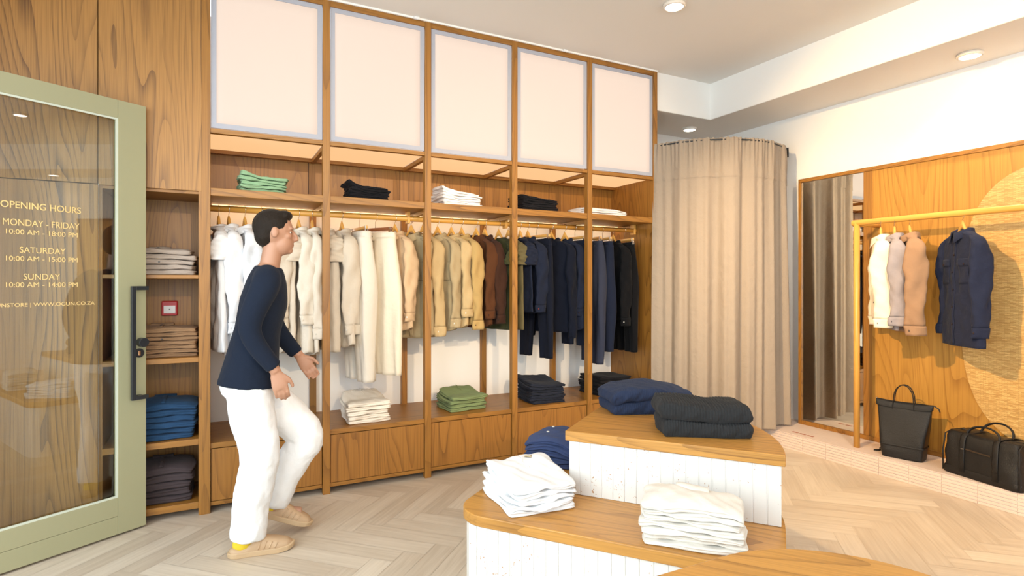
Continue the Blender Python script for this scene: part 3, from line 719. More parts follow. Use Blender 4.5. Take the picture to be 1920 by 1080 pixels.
# ------------------------------------------------------------------ garments
def sgnpow(c, p): return np.sign(c)*np.abs(c)**p
class Body:
    """Surface of a hanging torso: width across local x, thickness across local y, front is -y."""
    def __init__(s, L, ws=0.205, wh=0.235, dep=0.05, neck=0.062, seed=0, fold=0.010, lean=0.0, square=False):
        s.L, s.ws, s.wh, s.dep, s.neck, s.fold, s.lean = L, ws, wh, dep, neck, fold, lean
        r = random.Random(seed)
        s.fr = [(r.uniform(5, 9), r.uniform(0, 6.3), r.uniform(-2.5, 2.5)), (r.uniform(14, 22), r.uniform(0, 6.3), r.uniform(-4, 4)), (r.uniform(30, 44), r.uniform(0, 6.3), r.uniform(-5, 5))]
        s.tw = r.uniform(-0.03, 0.03)
        s.zk = [0, 0.010, 0.025, 0.045, 0.068, 0.13, 0.25, L*0.6, L]
        s.wk = [neck, neck+0.015, ws*0.66, ws*0.90, ws, ws*1.02, ws*1.03, (ws+wh)/2*1.02, wh]
        s.dk = [0.048, 0.046, dep*0.80, dep*0.78, dep*0.80, dep*0.95, dep*1.05, dep*1.02, dep*0.98]
    def at(s, ph, d, off=0.0):
        # ph angle (0 = near side +x, -pi/2 = front), d = distance below the neck
        w_ = np.interp(d, s.zk, s.wk); dd_ = np.interp(d, s.zk, s.dk)
        c_, s_ = np.cos(ph), np.sin(ph)
        x = (w_+off)*sgnpow(c_, 0.85); y = (dd_+off)*sgnpow(s_, 0.62)
        amp = s.fold*np.clip((d-0.10)/0.35, 0, 1)
        side = np.where(s_ > 0, 1.7, 0.0)
        f_ = sum(k*np.sin(fq*x*2.2+p+q*d+side) for (fq, p, q), k in zip(s.fr, (1.0, 0.6, 0.25)))
        y = y + amp*f_*(np.abs(s_)**0.5)
        x = x*(1+0.25*amp*np.sin(9*d+s.tw*40)) + s.tw*d
        y = y + s.lean*d
        front = np.clip(-s_, 0, 1)
        wr = np.clip((d-0.06)/0.2, 0, 1)*(0.0028*np.sin(26*d+7*x*s.fr[0][0]+s.fr[0][1])+0.0020*np.sin(52*d-30*x+s.fr[1][1])+0.0022*np.sin(17*d+44*x+s.fr[2][1]))
        y = y + wr*np.abs(s_)**0.5
        z = -d - 0.018*front*np.clip(1-d/0.03, 0, 1)
        return np.stack([x, y, z], -1)
    def mesh(s, n=56, m=44, hem=0.0):
        ds = np.concatenate([np.linspace(0, 0.13, 12), np.linspace(0.13, s.L, m-11)[1:]])
        ph = np.linspace(0, 2*PI, n, endpoint=False)
        D, Ph = np.meshgrid(ds, ph, indexing='ij')
        P = s.at(Ph, D)
        if hem: P[..., 2] += hem*np.clip((D-s.L*0.6)/(s.L*0.4), 0, 1)*np.abs(np.cos(Ph))**3
        return MB().grid(P, closed_u=True)
    def patch(s, x0, x1, d0, d1, off=0.004, n=10, m=10, front=True):
        P = np.zeros((m, n, 3))
        for j in range(m):
            d = d0+(d1-d0)*j/(m-1); w_ = np.interp(d, s.zk, s.wk)+off
            for i in range(n):
                x = x0+(x1-x0)*i/(n-1); c_ = sgnpow(np.array(np.clip(x/w_, -0.98, 0.98)), 1/0.85)
                ph = math.acos(float(c_)); ph = -ph if front else ph
                P[j, i] = s.at(np.array(ph), np.array(d), off)
        return MB().grid(P)
def sleeve_mesh(side, ws, L, seed, ry=0.062, rx=0.036, drift=0.02, flare=0.0, dy=0.0, n=24, m=44):
    r = random.Random(seed*31+7); ph = [r.uniform(0, 6.3) for _ in range(6)]
    rows = []
    for j in range(m):
        t = j/(m-1); d = t*L
        e = min(1.0, d/0.12); bulge = e*e*(3-2*e)
        cx = float(np.interp(d, [0, 0.04, 0.08, 0.13, 0.3, 2], [ws-0.070, ws-0.038, ws-0.014, ws+0.002, ws+0.006, ws+0.006])) + 0.006*math.sin(5*t+ph[0])*min(1, t*3)
        cz = float(np.interp(d, [0, 0.04, 0.08, 0.13, 3], [-0.040, -0.050, -0.072, -0.115, -2.985]))
        cyy = dy*t + 0.010*math.sin(4*t+ph[1])*t
        a = rx*float(np.interp(d, [0, 0.05, 0.12, 0.25, 2], [0.25, 0.55, 0.80, 0.86, 0.86]))*(1-0.25*t) + flare*t*0.15; b = ry*float(np.interp(d, [0, 0.05, 0.12, 0.24, L], [0.40, 0.56, 0.78, 0.97, 0.74])) + flare*t
        row = []
        for i in range(n):
            q = 2*PI*i/n
            wob = 0.0050*math.sin(3*q+ph[2]+11*t)+0.0045*math.sin(2*q+ph[3]-8*t) + 0.0035*math.sin(24*t+ph[4]+2*q)+0.002*math.sin(47*t+ph[5]-3*q)
            wob *= min(1, t*4)
            row.append((side*(cx+(a+wob)*math.cos(q)), cyy+(b+wob)*math.sin(q), cz+0.008*math.cos(q)*(1-t)))
        rows.append(row)
    return np.array(rows)
def collar_mesh(neck, tall=0.028, fall=0.050, point=0.022, rib=False):
    n = 40; rows = [[] for _ in range(6)]
    for i in range(n):
        t = i/(n-1); a = -PI/2 + 0.20 + t*(2*PI-0.40)     # opening at the front (-y)
        fr = max(0.0, -math.sin(a))                          # 1 at the front
        tip = max(0, (abs(t-0.5)*2-0.78)/0.22)
        cx, cy = math.cos(a), math.sin(a)
        ax, ay = neck*1.02, 0.050
        zb = -0.018*fr-0.012
        st = tall*(1-0.35*fr)
        rows[0].append((ax*cx, ay*cy, zb))
        rows[1].append((ax*0.98*cx, ay*0.98*cy, zb+st*0.9))
        rows[2].append(((ax+0.003)*cx, (ay+0.003)*cy, zb+st))
        rows[3].append(((ax+0.009)*cx, (ay+0.009)*cy, zb+st*0.9))
        f_ = fall+point*tip
        rows[4].append(((ax+0.014+0.010*tip)*cx, (ay+0.012+0.004*tip)*cy, zb+st-f_*0.62))
        rows[5].append(((ax+0.022+0.016*tip)*cx, (ay+0.016+0.004*tip)*cy, zb+st-f_))
    return MB().grid(np.array(rows))
def band_mesh(neck, h=0.014):
    n = 40; rows = []
    for dr, dz in ((0.0, 0), (0.004, h*0.5), (0.001, h), (-0.006, h*0.8), (-0.006, 0)):
        rows.append([((neck*1.02+dr)*math.cos(2*PI*i/n), (0.049+dr)*math.sin(2*PI*i/n), -0.004-0.018*max(0, -math.sin(2*PI*i/n))+dz) for i in range(n)])
    return MB().grid(np.array(rows), closed_u=True, closed_v=False)
def button(name, parent, p, m_, r=0.0058, axis='y', d=-1):
    p = np.array(p, float)
    e = np.array([0, d*0.0035, 0]) if axis == 'y' else (np.array([d*0.0035, 0, 0]) if axis == 'x' else np.array([0, 0, 0.0035]))
    return build(name, MB().tube([tuple(p), tuple(p+e)], r, 10), m_, parent, local=True)

def hanger(loc, rz, label, wm=HANG, clips=False):
    h = empty('wooden_hanger', loc, label, 'clothes hanger', 'wooden hangers on the rails', rz)
    hz = 0.117
    if not clips:
        rows = []; n = 14; K = 33
        for k in range(K):
            u = -1+2*k/(K-1); x = 0.140*u; a = abs(u)
            z = 0.008-0.078*a**1.1+0.036*math.exp(-(a/0.26)**2); th = 0.0095-0.001*a; hh = 0.018-0.008*a+0.010*max(0, 1-a*7)
            hh += 0.008*math.exp(-(a/0.12)**2)
            y = 0.012*a*a
            rows.append([(x, y+th*math.cos(q), z+hh*math.sin(q)*0.8) for q in [2*PI*i/n for i in range(n)]])
        build('shoulder_arm', MB().grid(np.array(rows), closed_u=True, cap0=True, cap1=True), wm, h, smooth=True, local=True)
        z0 = 0.070
    else:
        build('clip_bar', MB().tube([(-0.165, 0, 0.022), (-0.16, 0, 0.022), (0.16, 0, 0.022), (0.165, 0, 0.022)], [0.010, 0.0125, 0.0125, 0.010], 12, ry=[0.005, 0.0065, 0.0065, 0.005], up=(0, 0, 1)), wm, h, smooth=True, local=True)
        for sx in (-1, 1):
            c = MB().box(sx*0.145-0.009, sx*0.145+0.009, -0.010, -0.0066, -0.024, 0.034).box(sx*0.145-0.009, sx*0.145+0.009, 0.0066, 0.010, -0.024, 0.034).tube([(sx*0.145, -0.012, 0.028), (sx*0.145, 0.012, 0.028)], 0.005, 8)
            build('metal_clip', c, CHROME, h, local=True)
        z0 = 0.034
    pts = [(0, 0, z0-0.012), (0, 0, hz-0.040), (0.006, 0, hz-0.033), (0.016, 0, hz-0.024)]
    for t in range(-35, 196, 15):
        q = math.radians(t); pts.append((0.0232*math.cos(q), 0, hz+0.0232*math.sin(q)))
    build('wire_hook', MB().tube(pts, 0.0016, 6, up=(0, 1, 0)), CHROME, h, smooth=True, local=True)
    return h
def dark(c, k=0.8): return tuple(v*k for v in c)

def shirt(loc, rz, mt, label, L=0.74, sl=0.60, kind='shirt', dep=0.045, seed=1, ws=0.172, wh=0.19, btn=BTN_W, pocket=False, flap=False, group=None, fold=0.014, name=None, cat='shirt', rib_hem=False, hem=0.03, ry=0.060, placket=True, tagm=True, lean=0.0, dy=0.0, cuffbtn=None):
    g = empty(name or 'hanging_shirt', loc, label, cat, group, rz)
    B = Body(L, ws, wh, dep, seed=seed, fold=fold, lean=lean)
    build('torso', B.mesh(hem=hem), mt, g, smooth=True, local=True, solid=0.0016)
    if kind in ('shirt', 'polo', 'jacket'):
        build('collar', collar_mesh(B.neck, point=0.024 if kind != 'polo' else 0.008), mt, g, smooth=True, local=True, solid=0.002)
    elif kind == 'tee':
        build('neck_band', band_mesh(B.neck), mt, g, smooth=True, local=True)
    elif kind == 'vest':
        build('neck_binding', band_mesh(B.neck, 0.008), mt, g, smooth=True, local=True)
    if kind != 'vest':
        for side in (1, -1):
            short = kind in ('tee', 'camp')
            LL = 0.24 if short else sl
            P = sleeve_mesh(side, ws, LL, seed+side, ry=(0.055 if short else ry), rx=(0.036 if short else 0.034), flare=(0.024 if short else 0.0), dy=dy)
            if not short and kind in ('shirt', 'jacket'):
                nj = int(len(P)*0.905)
                s_ = build('sleeve', MB().grid(P[:nj+1], closed_u=True), mt, g, smooth=True, local=True, solid=0.0016)
                Q = P[nj:].copy(); cen = Q.mean(axis=1, keepdims=True); Q = cen+(Q-cen)*1.07
                cf = build('cuff', MB().grid(Q, closed_u=True), mt, s_, smooth=True, local=True, solid=0.0025)
                if side == 1:
                    # cuff buttons on the side facing the viewer
                    i0 = int(P.shape[1]*0.90)
                    p = Q[len(Q)//2, i0]
                    button('cuff_button', cf, (p[0], p[1]-0.002, p[2]), cuffbtn or btn, 0.0065)
            else:
                build('sleeve', MB().grid(P, closed_u=True), mt, g, smooth=True, local=True, solid=0.0016)
    if placket and kind in ('shirt', 'jacket', 'camp', 'vestb'):
        pl = build('placket', B.patch(-0.016, 0.016, 0.028, L-0.01, off=0.003, n=4, m=40), mt, g, smooth=True, local=True, solid=0.002)
        for k in range(6):
            d = 0.045+k*(L-0.13)/5.5
            p = B.at(np.array(-PI/2), np.array(d), 0.0065)
            button('button', pl, p, btn)
    if kind == 'polo':
        pl = build('placket', B.patch(-0.015, 0.015, 0.026, 0.19, off=0.003, n=4, m=12), mt, g, smooth=True, local=True, solid=0.002)
        for k in range(3):
            button('button', pl, B.at(np.array(-PI/2), np.array(0.05+0.05*k), 0.0065), btn)
    if pocket:
        for (x0, x1) in ((0.055, 0.155), (-0.155, -0.055))[: (2 if flap else 1)]:
            pk = build('chest_pocket', B.patch(x0, x1, 0.21, 0.35, off=0.0035), mt, g, smooth=True, local=True, solid=0.0025)
            if flap:
                build('pocket_flap', B.patch(x0-0.004, x1+0.004, 0.185, 0.235, off=0.008, m=5), mt, pk, smooth=True, local=True, solid=0.003)
                button('pocket_button', pk, B.at(np.array(-math.acos((x0+x1)/2/0.205)), np.array(0.222), 0.012), btn)
    if tagm:
        build('neck_label', MB().box(-0.014, 0.014, 0.030, 0.0315, -0.030, -0.012), plain('woven_label', (0.75, 0.70, 0.62), 0.8), g, local=True, label='small white woven neck label')
    return g, B

def trousers(loc, rz, mt, label, L=1.04, w_=0.19, dep=0.030, seed=1, waistbtn=None, group=None, hemw=0.085, open_=0.0):
    g = empty('hanging_trousers', loc, label, 'trousers', group, rz)
    r = random.Random(seed); ph = [r.uniform(0, 6.3) for _ in range(6)]
    m = 46; n = 30; crotch = 0.30
    for side in (1, -1):
        rows = []
        for j in range(m):
            t = j/(m-1); d = 0.035+t*(L-0.035)
            half = np.interp(d, [0.035, crotch, L*0.65, L], [w_/2+0.002, w_*0.60, hemw*1.15, hemw])
            cx = side*np.interp(d, [0.035, crotch, crotch+0.12, L], [w_/2, w_*0.56, w_*0.56+0.012, w_*0.56+0.012+open_])
            dp = np.interp(d, [0.035, 0.15, crotch, L], [dep, dep*1.25, dep*1.4, dep*1.0])
            row = []
            for i in range(n):
                q = 2*PI*i/n
                x = half*float(sgnpow(np.array(math.cos(q)), 0.9)); y = dp*float(sgnpow(np.array(math.sin(q)), 0.65))
                f_ = 0.009*min(1, d*3)*(math.sin(x*55+ph[0]+3*d)+0.5*math.sin(x*110+ph[1]-5*d))+0.004*math.sin(9*d+ph[2])
                row.append((cx+x, y+f_*(1 if side > 0 else 0.8)+0.012*side*t*math.sin(ph[3]), -d))
            rows.append(row)
        build('trouser_leg', MB().grid(np.array(rows), closed_u=True), mt, g, smooth=True, local=True, solid=0.0016)
    rows = []
    for z, k in ((0.0, 1.0), (-0.02, 1.012), (-0.042, 1.02), (-0.06, 1.0)):
        rows.append([(w_*1.0*k*float(sgnpow(np.array(math.cos(q)), 0.85)), dep*1.06*k*float(sgnpow(np.array(math.sin(q)), 0.6)), z) for q in [2*PI*i/48 for i in range(48)]])
    wb = build('waistband', MB().grid(np.array(rows), closed_u=True), mt, g, smooth=True, local=True, solid=0.0022)
    if waistbtn: button('waist_button', wb, (0, -dep*1.08, -0.028), waistbtn, 0.009)
    return g

def RZ_(th): return math.radians(th-90)
WHITE = cloth('white_linen', (0.78, 0.78, 0.80)); OFFW = cloth('off_white', (0.70, 0.64, 0.55)); CREAM = cloth('cream', (0.78, 0.70, 0.58))
OAT = cloth('oatmeal', (0.60, 0.52, 0.42), var=0.2); TAUPE = cloth('taupe', (0.32, 0.26, 0.21)); IVORY = cloth('ivory_twill', (0.76, 0.67, 0.53))
TAN = cloth('tan', (0.58, 0.40, 0.24)); KHAKI = cloth('khaki', (0.38, 0.29, 0.165)); SAND = cloth('sand', (0.47, 0.34, 0.175)); MUST = cloth('mustard_khaki', (0.42, 0.28, 0.11))
BROWN = cloth('brown', (0.080, 0.030, 0.012)); DBROWN = cloth('dark_brown', (0.042, 0.018, 0.011)); DGREEN = cloth('dark_green', (0.040, 0.042, 0.018)); OLIVE = cloth('olive', (0.12, 0.10, 0.048))
NAVY = cloth('navy', (0.012, 0.016, 0.032)); NAVY2 = cloth('deep_navy', (0.0065, 0.0085, 0.017)); SLATE = cloth('slate_blue', (0.034, 0.039, 0.064)); BLACK = cloth('black', (0.006, 0.006, 0.007)); CHAR = cloth('charcoal', (0.030, 0.028, 0.030))
GREEN = cloth('sage_cotton', (0.17, 0.27, 0.13)); LIL = cloth('lilac_grey', (0.30, 0.255, 0.25))
# hook pixel order along the rail: (x on rail, turn, maker, label)
GZ = 1.771
items = [
 (0.033, 6, 'tee', WHITE, 'white linen T-shirt, leftmost garment on the long rail, beside the end post', dict(L=0.80, dep=0.034, seed=2, wh=0.20)),
 (0.092, 10, 'shirt', WHITE, 'white long-sleeved linen shirt, second garment from the left end of the rail', dict(L=0.84, sl=0.70, dep=0.026, seed=3)),
 (0.187, 12, 'shirt', WHITE, 'white long-sleeved shirt with faint lilac tint, behind the walking person, third from the left', dict(L=0.80, sl=0.62, dep=0.034, seed=4)),
 (0.286, 14, 'vest', TAUPE, 'sleeveless taupe top right behind the walking person', dict(L=0.80, dep=0.036, seed=5, ws=0.17)),
 (0.364, 12, 'shirt', OAT, 'light beige long-sleeved shirt between the taupe top and the oatmeal T-shirt', dict(L=0.84, sl=0.68, dep=0.028, seed=6)),
 (0.438, 12, 'tee', OAT, 'oatmeal short-sleeved T-shirt in the leftmost bay', dict(L=0.80, dep=0.032, seed=7)),
 (0.524, 12, 'shirt', OFFW, 'off-white long-sleeved shirt beside the oatmeal T-shirt in the leftmost bay', dict(L=0.86, sl=0.66, dep=0.034, seed=8)),
 (0.612, 3, 'shirt', OFFW, 'off-white long-sleeved shirt hanging edge-on, last before the second post', dict(L=0.86, sl=0.76, dep=0.028, seed=9, ry=0.045)),
 (0.710, 12, 'tee', OAT, 'oatmeal T-shirt half hidden behind the second post', dict(L=0.84, dep=0.036, seed=10)),
 (0.815, 10, 'shirt', OAT, 'linen beige long-sleeved shirt just left of the ivory trousers', dict(L=0.82, sl=0.74, dep=0.040, seed=11, ry=0.068)),
 (0.940, 6, 'trousers', OFFW, 'off-white trousers hanging sideways from a clip hanger', dict(L=1.06, seed=12, dep=0.050, w_=0.165, hemw=0.085)),
 (1.055, 32, 'trousers', IVORY, 'ivory wide-leg trousers with a dark waist button, facing out', dict(L=1.02, seed=13, waistbtn=BTN_D, w_=0.185, hemw=0.12, open_=0.02, dep=0.034)),
 (1.200, 22, 'shirt', TAN, 'tan long-sleeved shirt right of the ivory trousers', dict(L=0.72, sl=0.66, dep=0.036, seed=14)),
 (1.326, 34, 'shirt', KHAKI, 'khaki shirt with open collar and chest pocket, left of the third post', dict(L=0.78, sl=0.70, dep=0.036, seed=15, pocket=True, btn=BTN_D)),
 (1.415, 24, 'shirt', SAND, 'sand long-sleeved shirt hanging behind the third post', dict(L=0.78, sl=0.78, dep=0.030, seed=16)),
 (1.535, 30, 'shirt', KHAKI, 'khaki long-sleeved shirt, first whole one right of the third post', dict(L=0.74, sl=0.72, dep=0.036, seed=17, pocket=True)),
 (1.648, 22, 'shirt', SAND, 'sand long-sleeved shirt between a khaki and a mustard shirt', dict(L=0.72, sl=0.64, dep=0.034, seed=18)),
 (1.735, 20, 'shirt', MUST, 'mustard khaki long-sleeved shirt next to the brown shirt', dict(L=0.70, sl=0.74, dep=0.036, seed=19, btn=BTN_D)),
 (1.860, 20, 'shirt', BROWN, 'chestnut brown long-sleeved overshirt in the middle bay', dict(L=0.72, sl=0.66, dep=0.040, seed=20, ry=0.070, btn=BTN_D)),
 (1.935, 18, 'shirt', DBROWN, 'dark brown long-sleeved shirt right of the chestnut overshirt', dict(L=0.70, sl=0.70, dep=0.026, seed=21, btn=BTN_D)),
 (2.060, 14, 'camp', DGREEN, 'dark green short-sleeved shirt with a white neck label, left of the fourth post', dict(L=0.74, dep=0.046, seed=22, btn=BTN_D)),
 (2.148, 14, 'camp', OLIVE, 'olive short-sleeved shirt hanging behind the fourth post', dict(L=0.74, dep=0.024, seed=23, btn=BTN_D)),
 (2.258, 2, 'tee', NAVY, 'navy short-sleeved T-shirt right of the fourth post', dict(L=0.60, dep=0.020, seed=24)),
 (2.330, 12, 'shirt', NAVY, 'navy long-sleeved overshirt with a reddish cuff button', dict(L=0.62, sl=0.62, dep=0.034, seed=25, ry=0.068, btn=BTN_D, cuffbtn=plain('red_button', (0.25, 0.05, 0.04), 0.3))),
 (2.415, 12, 'trousers', NAVY2, 'dark navy trousers behind the navy overshirt', dict(L=0.98, seed=26, w_=0.17, hemw=0.07, open_=0.03)),
 (2.560, 26, 'polo', NAVY2, 'dark navy knitted long-sleeved polo in the fourth bay', dict(L=0.78, sl=0.84, dep=0.046, seed=27, ws=0.20, btn=BTN_D)),
 (2.695, 18, 'shirt', NAVY, 'navy jacket right of the knitted polo, partly behind the fifth post', dict(L=0.78, sl=0.66, dep=0.040, seed=28, btn=BTN_D, pocket=True)),
 (2.800, 0, 'trousers', NAVY, 'navy trousers on a clip hanger behind the fifth post', dict(L=0.90, seed=29, w_=0.16)),
 (2.985, -8, 'trousers', SLATE, 'slate blue trousers right of the fifth post', dict(L=1.06, seed=30, w_=0.16, dep=0.040, hemw=0.10)),
 (3.095, -8, 'trousers', NAVY, 'navy trousers between the slate pair and the black shirt', dict(L=0.96, seed=31, w_=0.16, dep=0.040)),
 (3.215, 2, 'shirt', BLACK, 'black long-sleeved shirt with white cuff buttons near the end panel', dict(L=0.70, sl=0.76, dep=0.040, seed=32, ry=0.062)),
 (3.345, -10, 'trousers', BLACK, 'black trousers, last garment on the rail beside the oak end panel', dict(L=0.98, seed=33, w_=0.15, dep=0.036)),
]
HANGER_SEQ = 0
for x, th, kd, mt, lab, kw in items:
    rz = RZ_(th)
    clips = kd == 'trousers'
    hanger((x, RY, GZ), rz, 'wooden %s holding %s' % ('clip hanger' if clips else 'hanger', lab.split(',')[0]), HANGD if x == 1.055 else HANG, clips)
    if kd == 'trousers':
        trousers((x, RY, GZ-0.004), rz, mt, lab, group='garments on the long rail', **kw)
    else:
        cat = {'tee': 't-shirt', 'shirt': 'shirt', 'camp': 'shirt', 'polo': 'polo shirt', 'vest': 'sleeveless top'}[kd]
        nm = {'tee': 'hanging_tee', 'shirt': 'hanging_shirt', 'camp': 'hanging_short_sleeved_shirt', 'polo': 'hanging_polo_shirt', 'vest': 'hanging_sleeveless_top'}[kd]
        kw = dict(kw); kw.setdefault('hem', 0.03 if kd == 'shirt' else 0.0)
        shirt((x, RY, GZ), rz, mt, lab, kind=kd, name=nm, cat=cat, group='garments on the long rail', **kw)

# ------------------------------------------------------------------ free-standing rack on the platform
rk = empty('clothes_rack', (4.41, 1.4, ZPL), 'round amber wood clothes rack standing on the tiled platform', 'clothes rack')
RZ2 = 1.866
build('post', MB().tube([(4.41, 2.715, ZPL), (4.41, 2.715, RZ2)], 0.022, 24), RAILZ, rk, smooth=True)
build('post', MB().tube([(4.41, 0.35, ZPL), (4.41, 0.35, RZ2)], 0.022, 24), RAILZ, rk, smooth=True)
build('top_rail', MB().tube([(4.41, 2.745, RZ2), (4.41, 0.32, RZ2)], 0.0215, 24), RAILY, rk, smooth=False)
build('wall_stub', MB().tube([(4.43, 2.715, RZ2-0.008), (XP-0.001, 2.715, RZ2-0.008)], 0.018, 20), RAILX, rk, smooth=True)
build('wall_stub', MB().tube([(4.43, 0.35, RZ2-0.008), (XP-0.001, 0.35, RZ2-0.008)], 0.018, 20), RAILX, rk, smooth=True)
CRM2 = cloth('cream_canvas', (0.74, 0.65, 0.50)); LAT = cloth('latte_brown', (0.30, 0.175, 0.10)); CORD = cloth('navy_corduroy', (0.019, 0.023, 0.046), weave=300, bump=0.5)
GZ2 = RZ2-0.119
rack = [
 (2.535, -147, CRM2, 'cream canvas overshirt with dark cuff button, leftmost on the free-standing rack', dict(L=0.62, sl=0.68, dep=0.036, seed=41, btn=BTN_D, ry=0.075, pocket=True, flap=True, ws=0.185)),
 (2.438, -146, LIL, 'lilac grey overshirt, second on the free-standing rack', dict(L=0.68, sl=0.66, dep=0.030, seed=42, btn=BTN_D, ws=0.185)),
 (2.335, -141, LAT, 'milky brown overshirt, third on the free-standing rack', dict(L=0.66, sl=0.72, dep=0.040, seed=43, btn=BTN_D, ry=0.072, ws=0.185)),
 (2.008, -128, CORD, 'navy corduroy overshirt with chest flap pocket, hanging alone against the rattan', dict(L=0.76, sl=0.71, dep=0.046, seed=44, btn=BTN_D, ry=0.066, pocket=True, flap=True, ws=0.185, wh=0.21, fold=0.007)),
]
for y, a_, mt, lab, kw in rack:
    rz = math.radians(a_)
    hanger((4.41, y, GZ2), rz, 'wooden hanger holding the %s' % lab.split(',')[0], HANG)
    shirt((4.41, y, GZ2), rz, mt, lab, kind='jacket', name='hanging_overshirt', cat='overshirt', group='overshirts on the free-standing rack', hem=0.0, **kw)

# ------------------------------------------------------------------ folded clothes
def folded(k, n, w_, d_, t, bend, seed, lobes=2, nx=34, ny=22, rib=0.0, ribs=0, jitter=0.012, taper=0.0, wav=0.0025, gather=0.0):
    """one folded garment, the k-th of n from the bottom; local x across the front, local -y the front"""
    r = random.Random(seed*101+k*7); ph = [r.uniform(0, 6.3) for _ in range(10)]
    jx, jy = r.uniform(-jitter, jitter), r.uniform(-jitter, jitter)*0.6; sw, sd = 1+r.uniform(-0.03, 0.03), 1+r.uniform(-0.03, 0.03)
    u = np.linspace(-1, 1, nx); v = np.linspace(-1, 1, ny); Uu, Vv = np.meshgrid(u, v)
    def xy(Uq, Vq):
        x = Uq*(1-0.05*Vq**2*np.abs(Uq)**3)*w_/2*sw*(1-taper*(Vq+1)/2); y = Vq*(1-0.05*Uq**2*np.abs(Vq)**3)*d_/2*sd
        x = x + 0.005*np.sin(4*Vq+ph[0])*Uq + jx; y = y + 0.005*np.sin(3.5*Uq+ph[1])*Vq + jy
        return x, y
    def nz(Uq, Vq, s): return wav*(np.sin(3.1*Uq+2.0*Vq+s)+0.6*np.sin(7*Uq-4*Vq+s*1.7+ph[8])+0.35*np.sin(13*Uq+9*Vq+s*2.3+ph[9]))
    bump = lambda Uq, Vq: bend(Uq, Vq)
    edge = lambda Uq, Vq: np.clip(1-np.abs(Uq)**9, 0, 1)*np.clip(1-np.abs(Vq)**7, 0, 1)
    zb = lambda Uq, Vq: k*t + bump(Uq, Vq)*k/n + (nz(Uq, Vq, 1.3*seed+k)*min(1, k))
    zt = lambda Uq, Vq: (k+1)*t + bump(Uq, Vq)*(k+1)/n + nz(Uq, Vq, 1.3*seed+k+1) - 0.0006 - 0.12*t*(1-edge(Uq, Vq))
    X, Y = xy(Uu, Vv)
    T = zt(Uu, Vv)
    if ribs: T = T + rib*np.abs(np.sin(Uu*ribs*PI/2))
    if gather: T = T + gather*np.sin(Uu*40)*np.clip((Vv-0.45)*3, 0, 1)
    if k == n-1: T = T + 0.004*edge(Uu, Vv)
    Bt = zb(Uu, Vv)+0.0004
    mb = MB(); mb.grid(np.stack([X, Y, T], -1)); mb.grid(np.stack([X, Y, Bt], -1)[::-1])
    # rim
    ring = [(i, 0) for i in range(nx)] + [(nx-1, j) for j in range(1, ny)] + [(i, ny-1) for i in range(nx-2, -1, -1)] + [(0, j) for j in range(ny-2, 0, -1)]
    rx = np.array([X[j, i] for i, j in ring]); ry_ = np.array([Y[j, i] for i, j in ring]); rt = np.array([T[j, i] for i, j in ring]); rb = np.array([Bt[j, i] for i, j in ring])
    dx = np.roll(rx, -1)-np.roll(rx, 1); dy = np.roll(ry_, -1)-np.roll(ry_, 1); ln = np.hypot(dx, dy)+1e-9
    nx_, ny_ = dy/ln, -dx/ln
    m = 4*lobes+1; rows = []
    th = rt-rb
    for q in range(m+1):
        s = q/m
        o = np.abs(np.sin(PI*s*lobes))**0.6
        amp = np.minimum(th/lobes*0.75, 0.012)*(0.8+0.35*np.sin(0.13*np.arange(len(ring))+ph[2]+s*5))
        ex = 0.0014*np.sin(np.arange(len(ring))*0.35+ph[3]+s*7)
        if ribs: amp = amp + rib*0.8*np.abs(np.sin(np.array([u[i] for i, j in ring])*ribs*PI/2))
        rows.append(np.stack([rx+nx_*(o*amp+ex*min(1, o)), ry_+ny_*(o*amp+ex*min(1, o)), rt+(rb-rt)*s], -1))
    mb.grid(np.array(rows)[:, ::-1], closed_u=True)
    return mb, (lambda uu, vv: (float(xy(np.array(uu), np.array(vv))[0]), float(xy(np.array(uu), np.array(vv))[1]), float(zt(np.array(uu), np.array(vv)))+(0.004 if k == n-1 else 0)))
NUM = ['', 'topmost', 'second down', 'third down', 'fourth down', 'fifth down', 'sixth down', 'seventh down', 'eighth down']
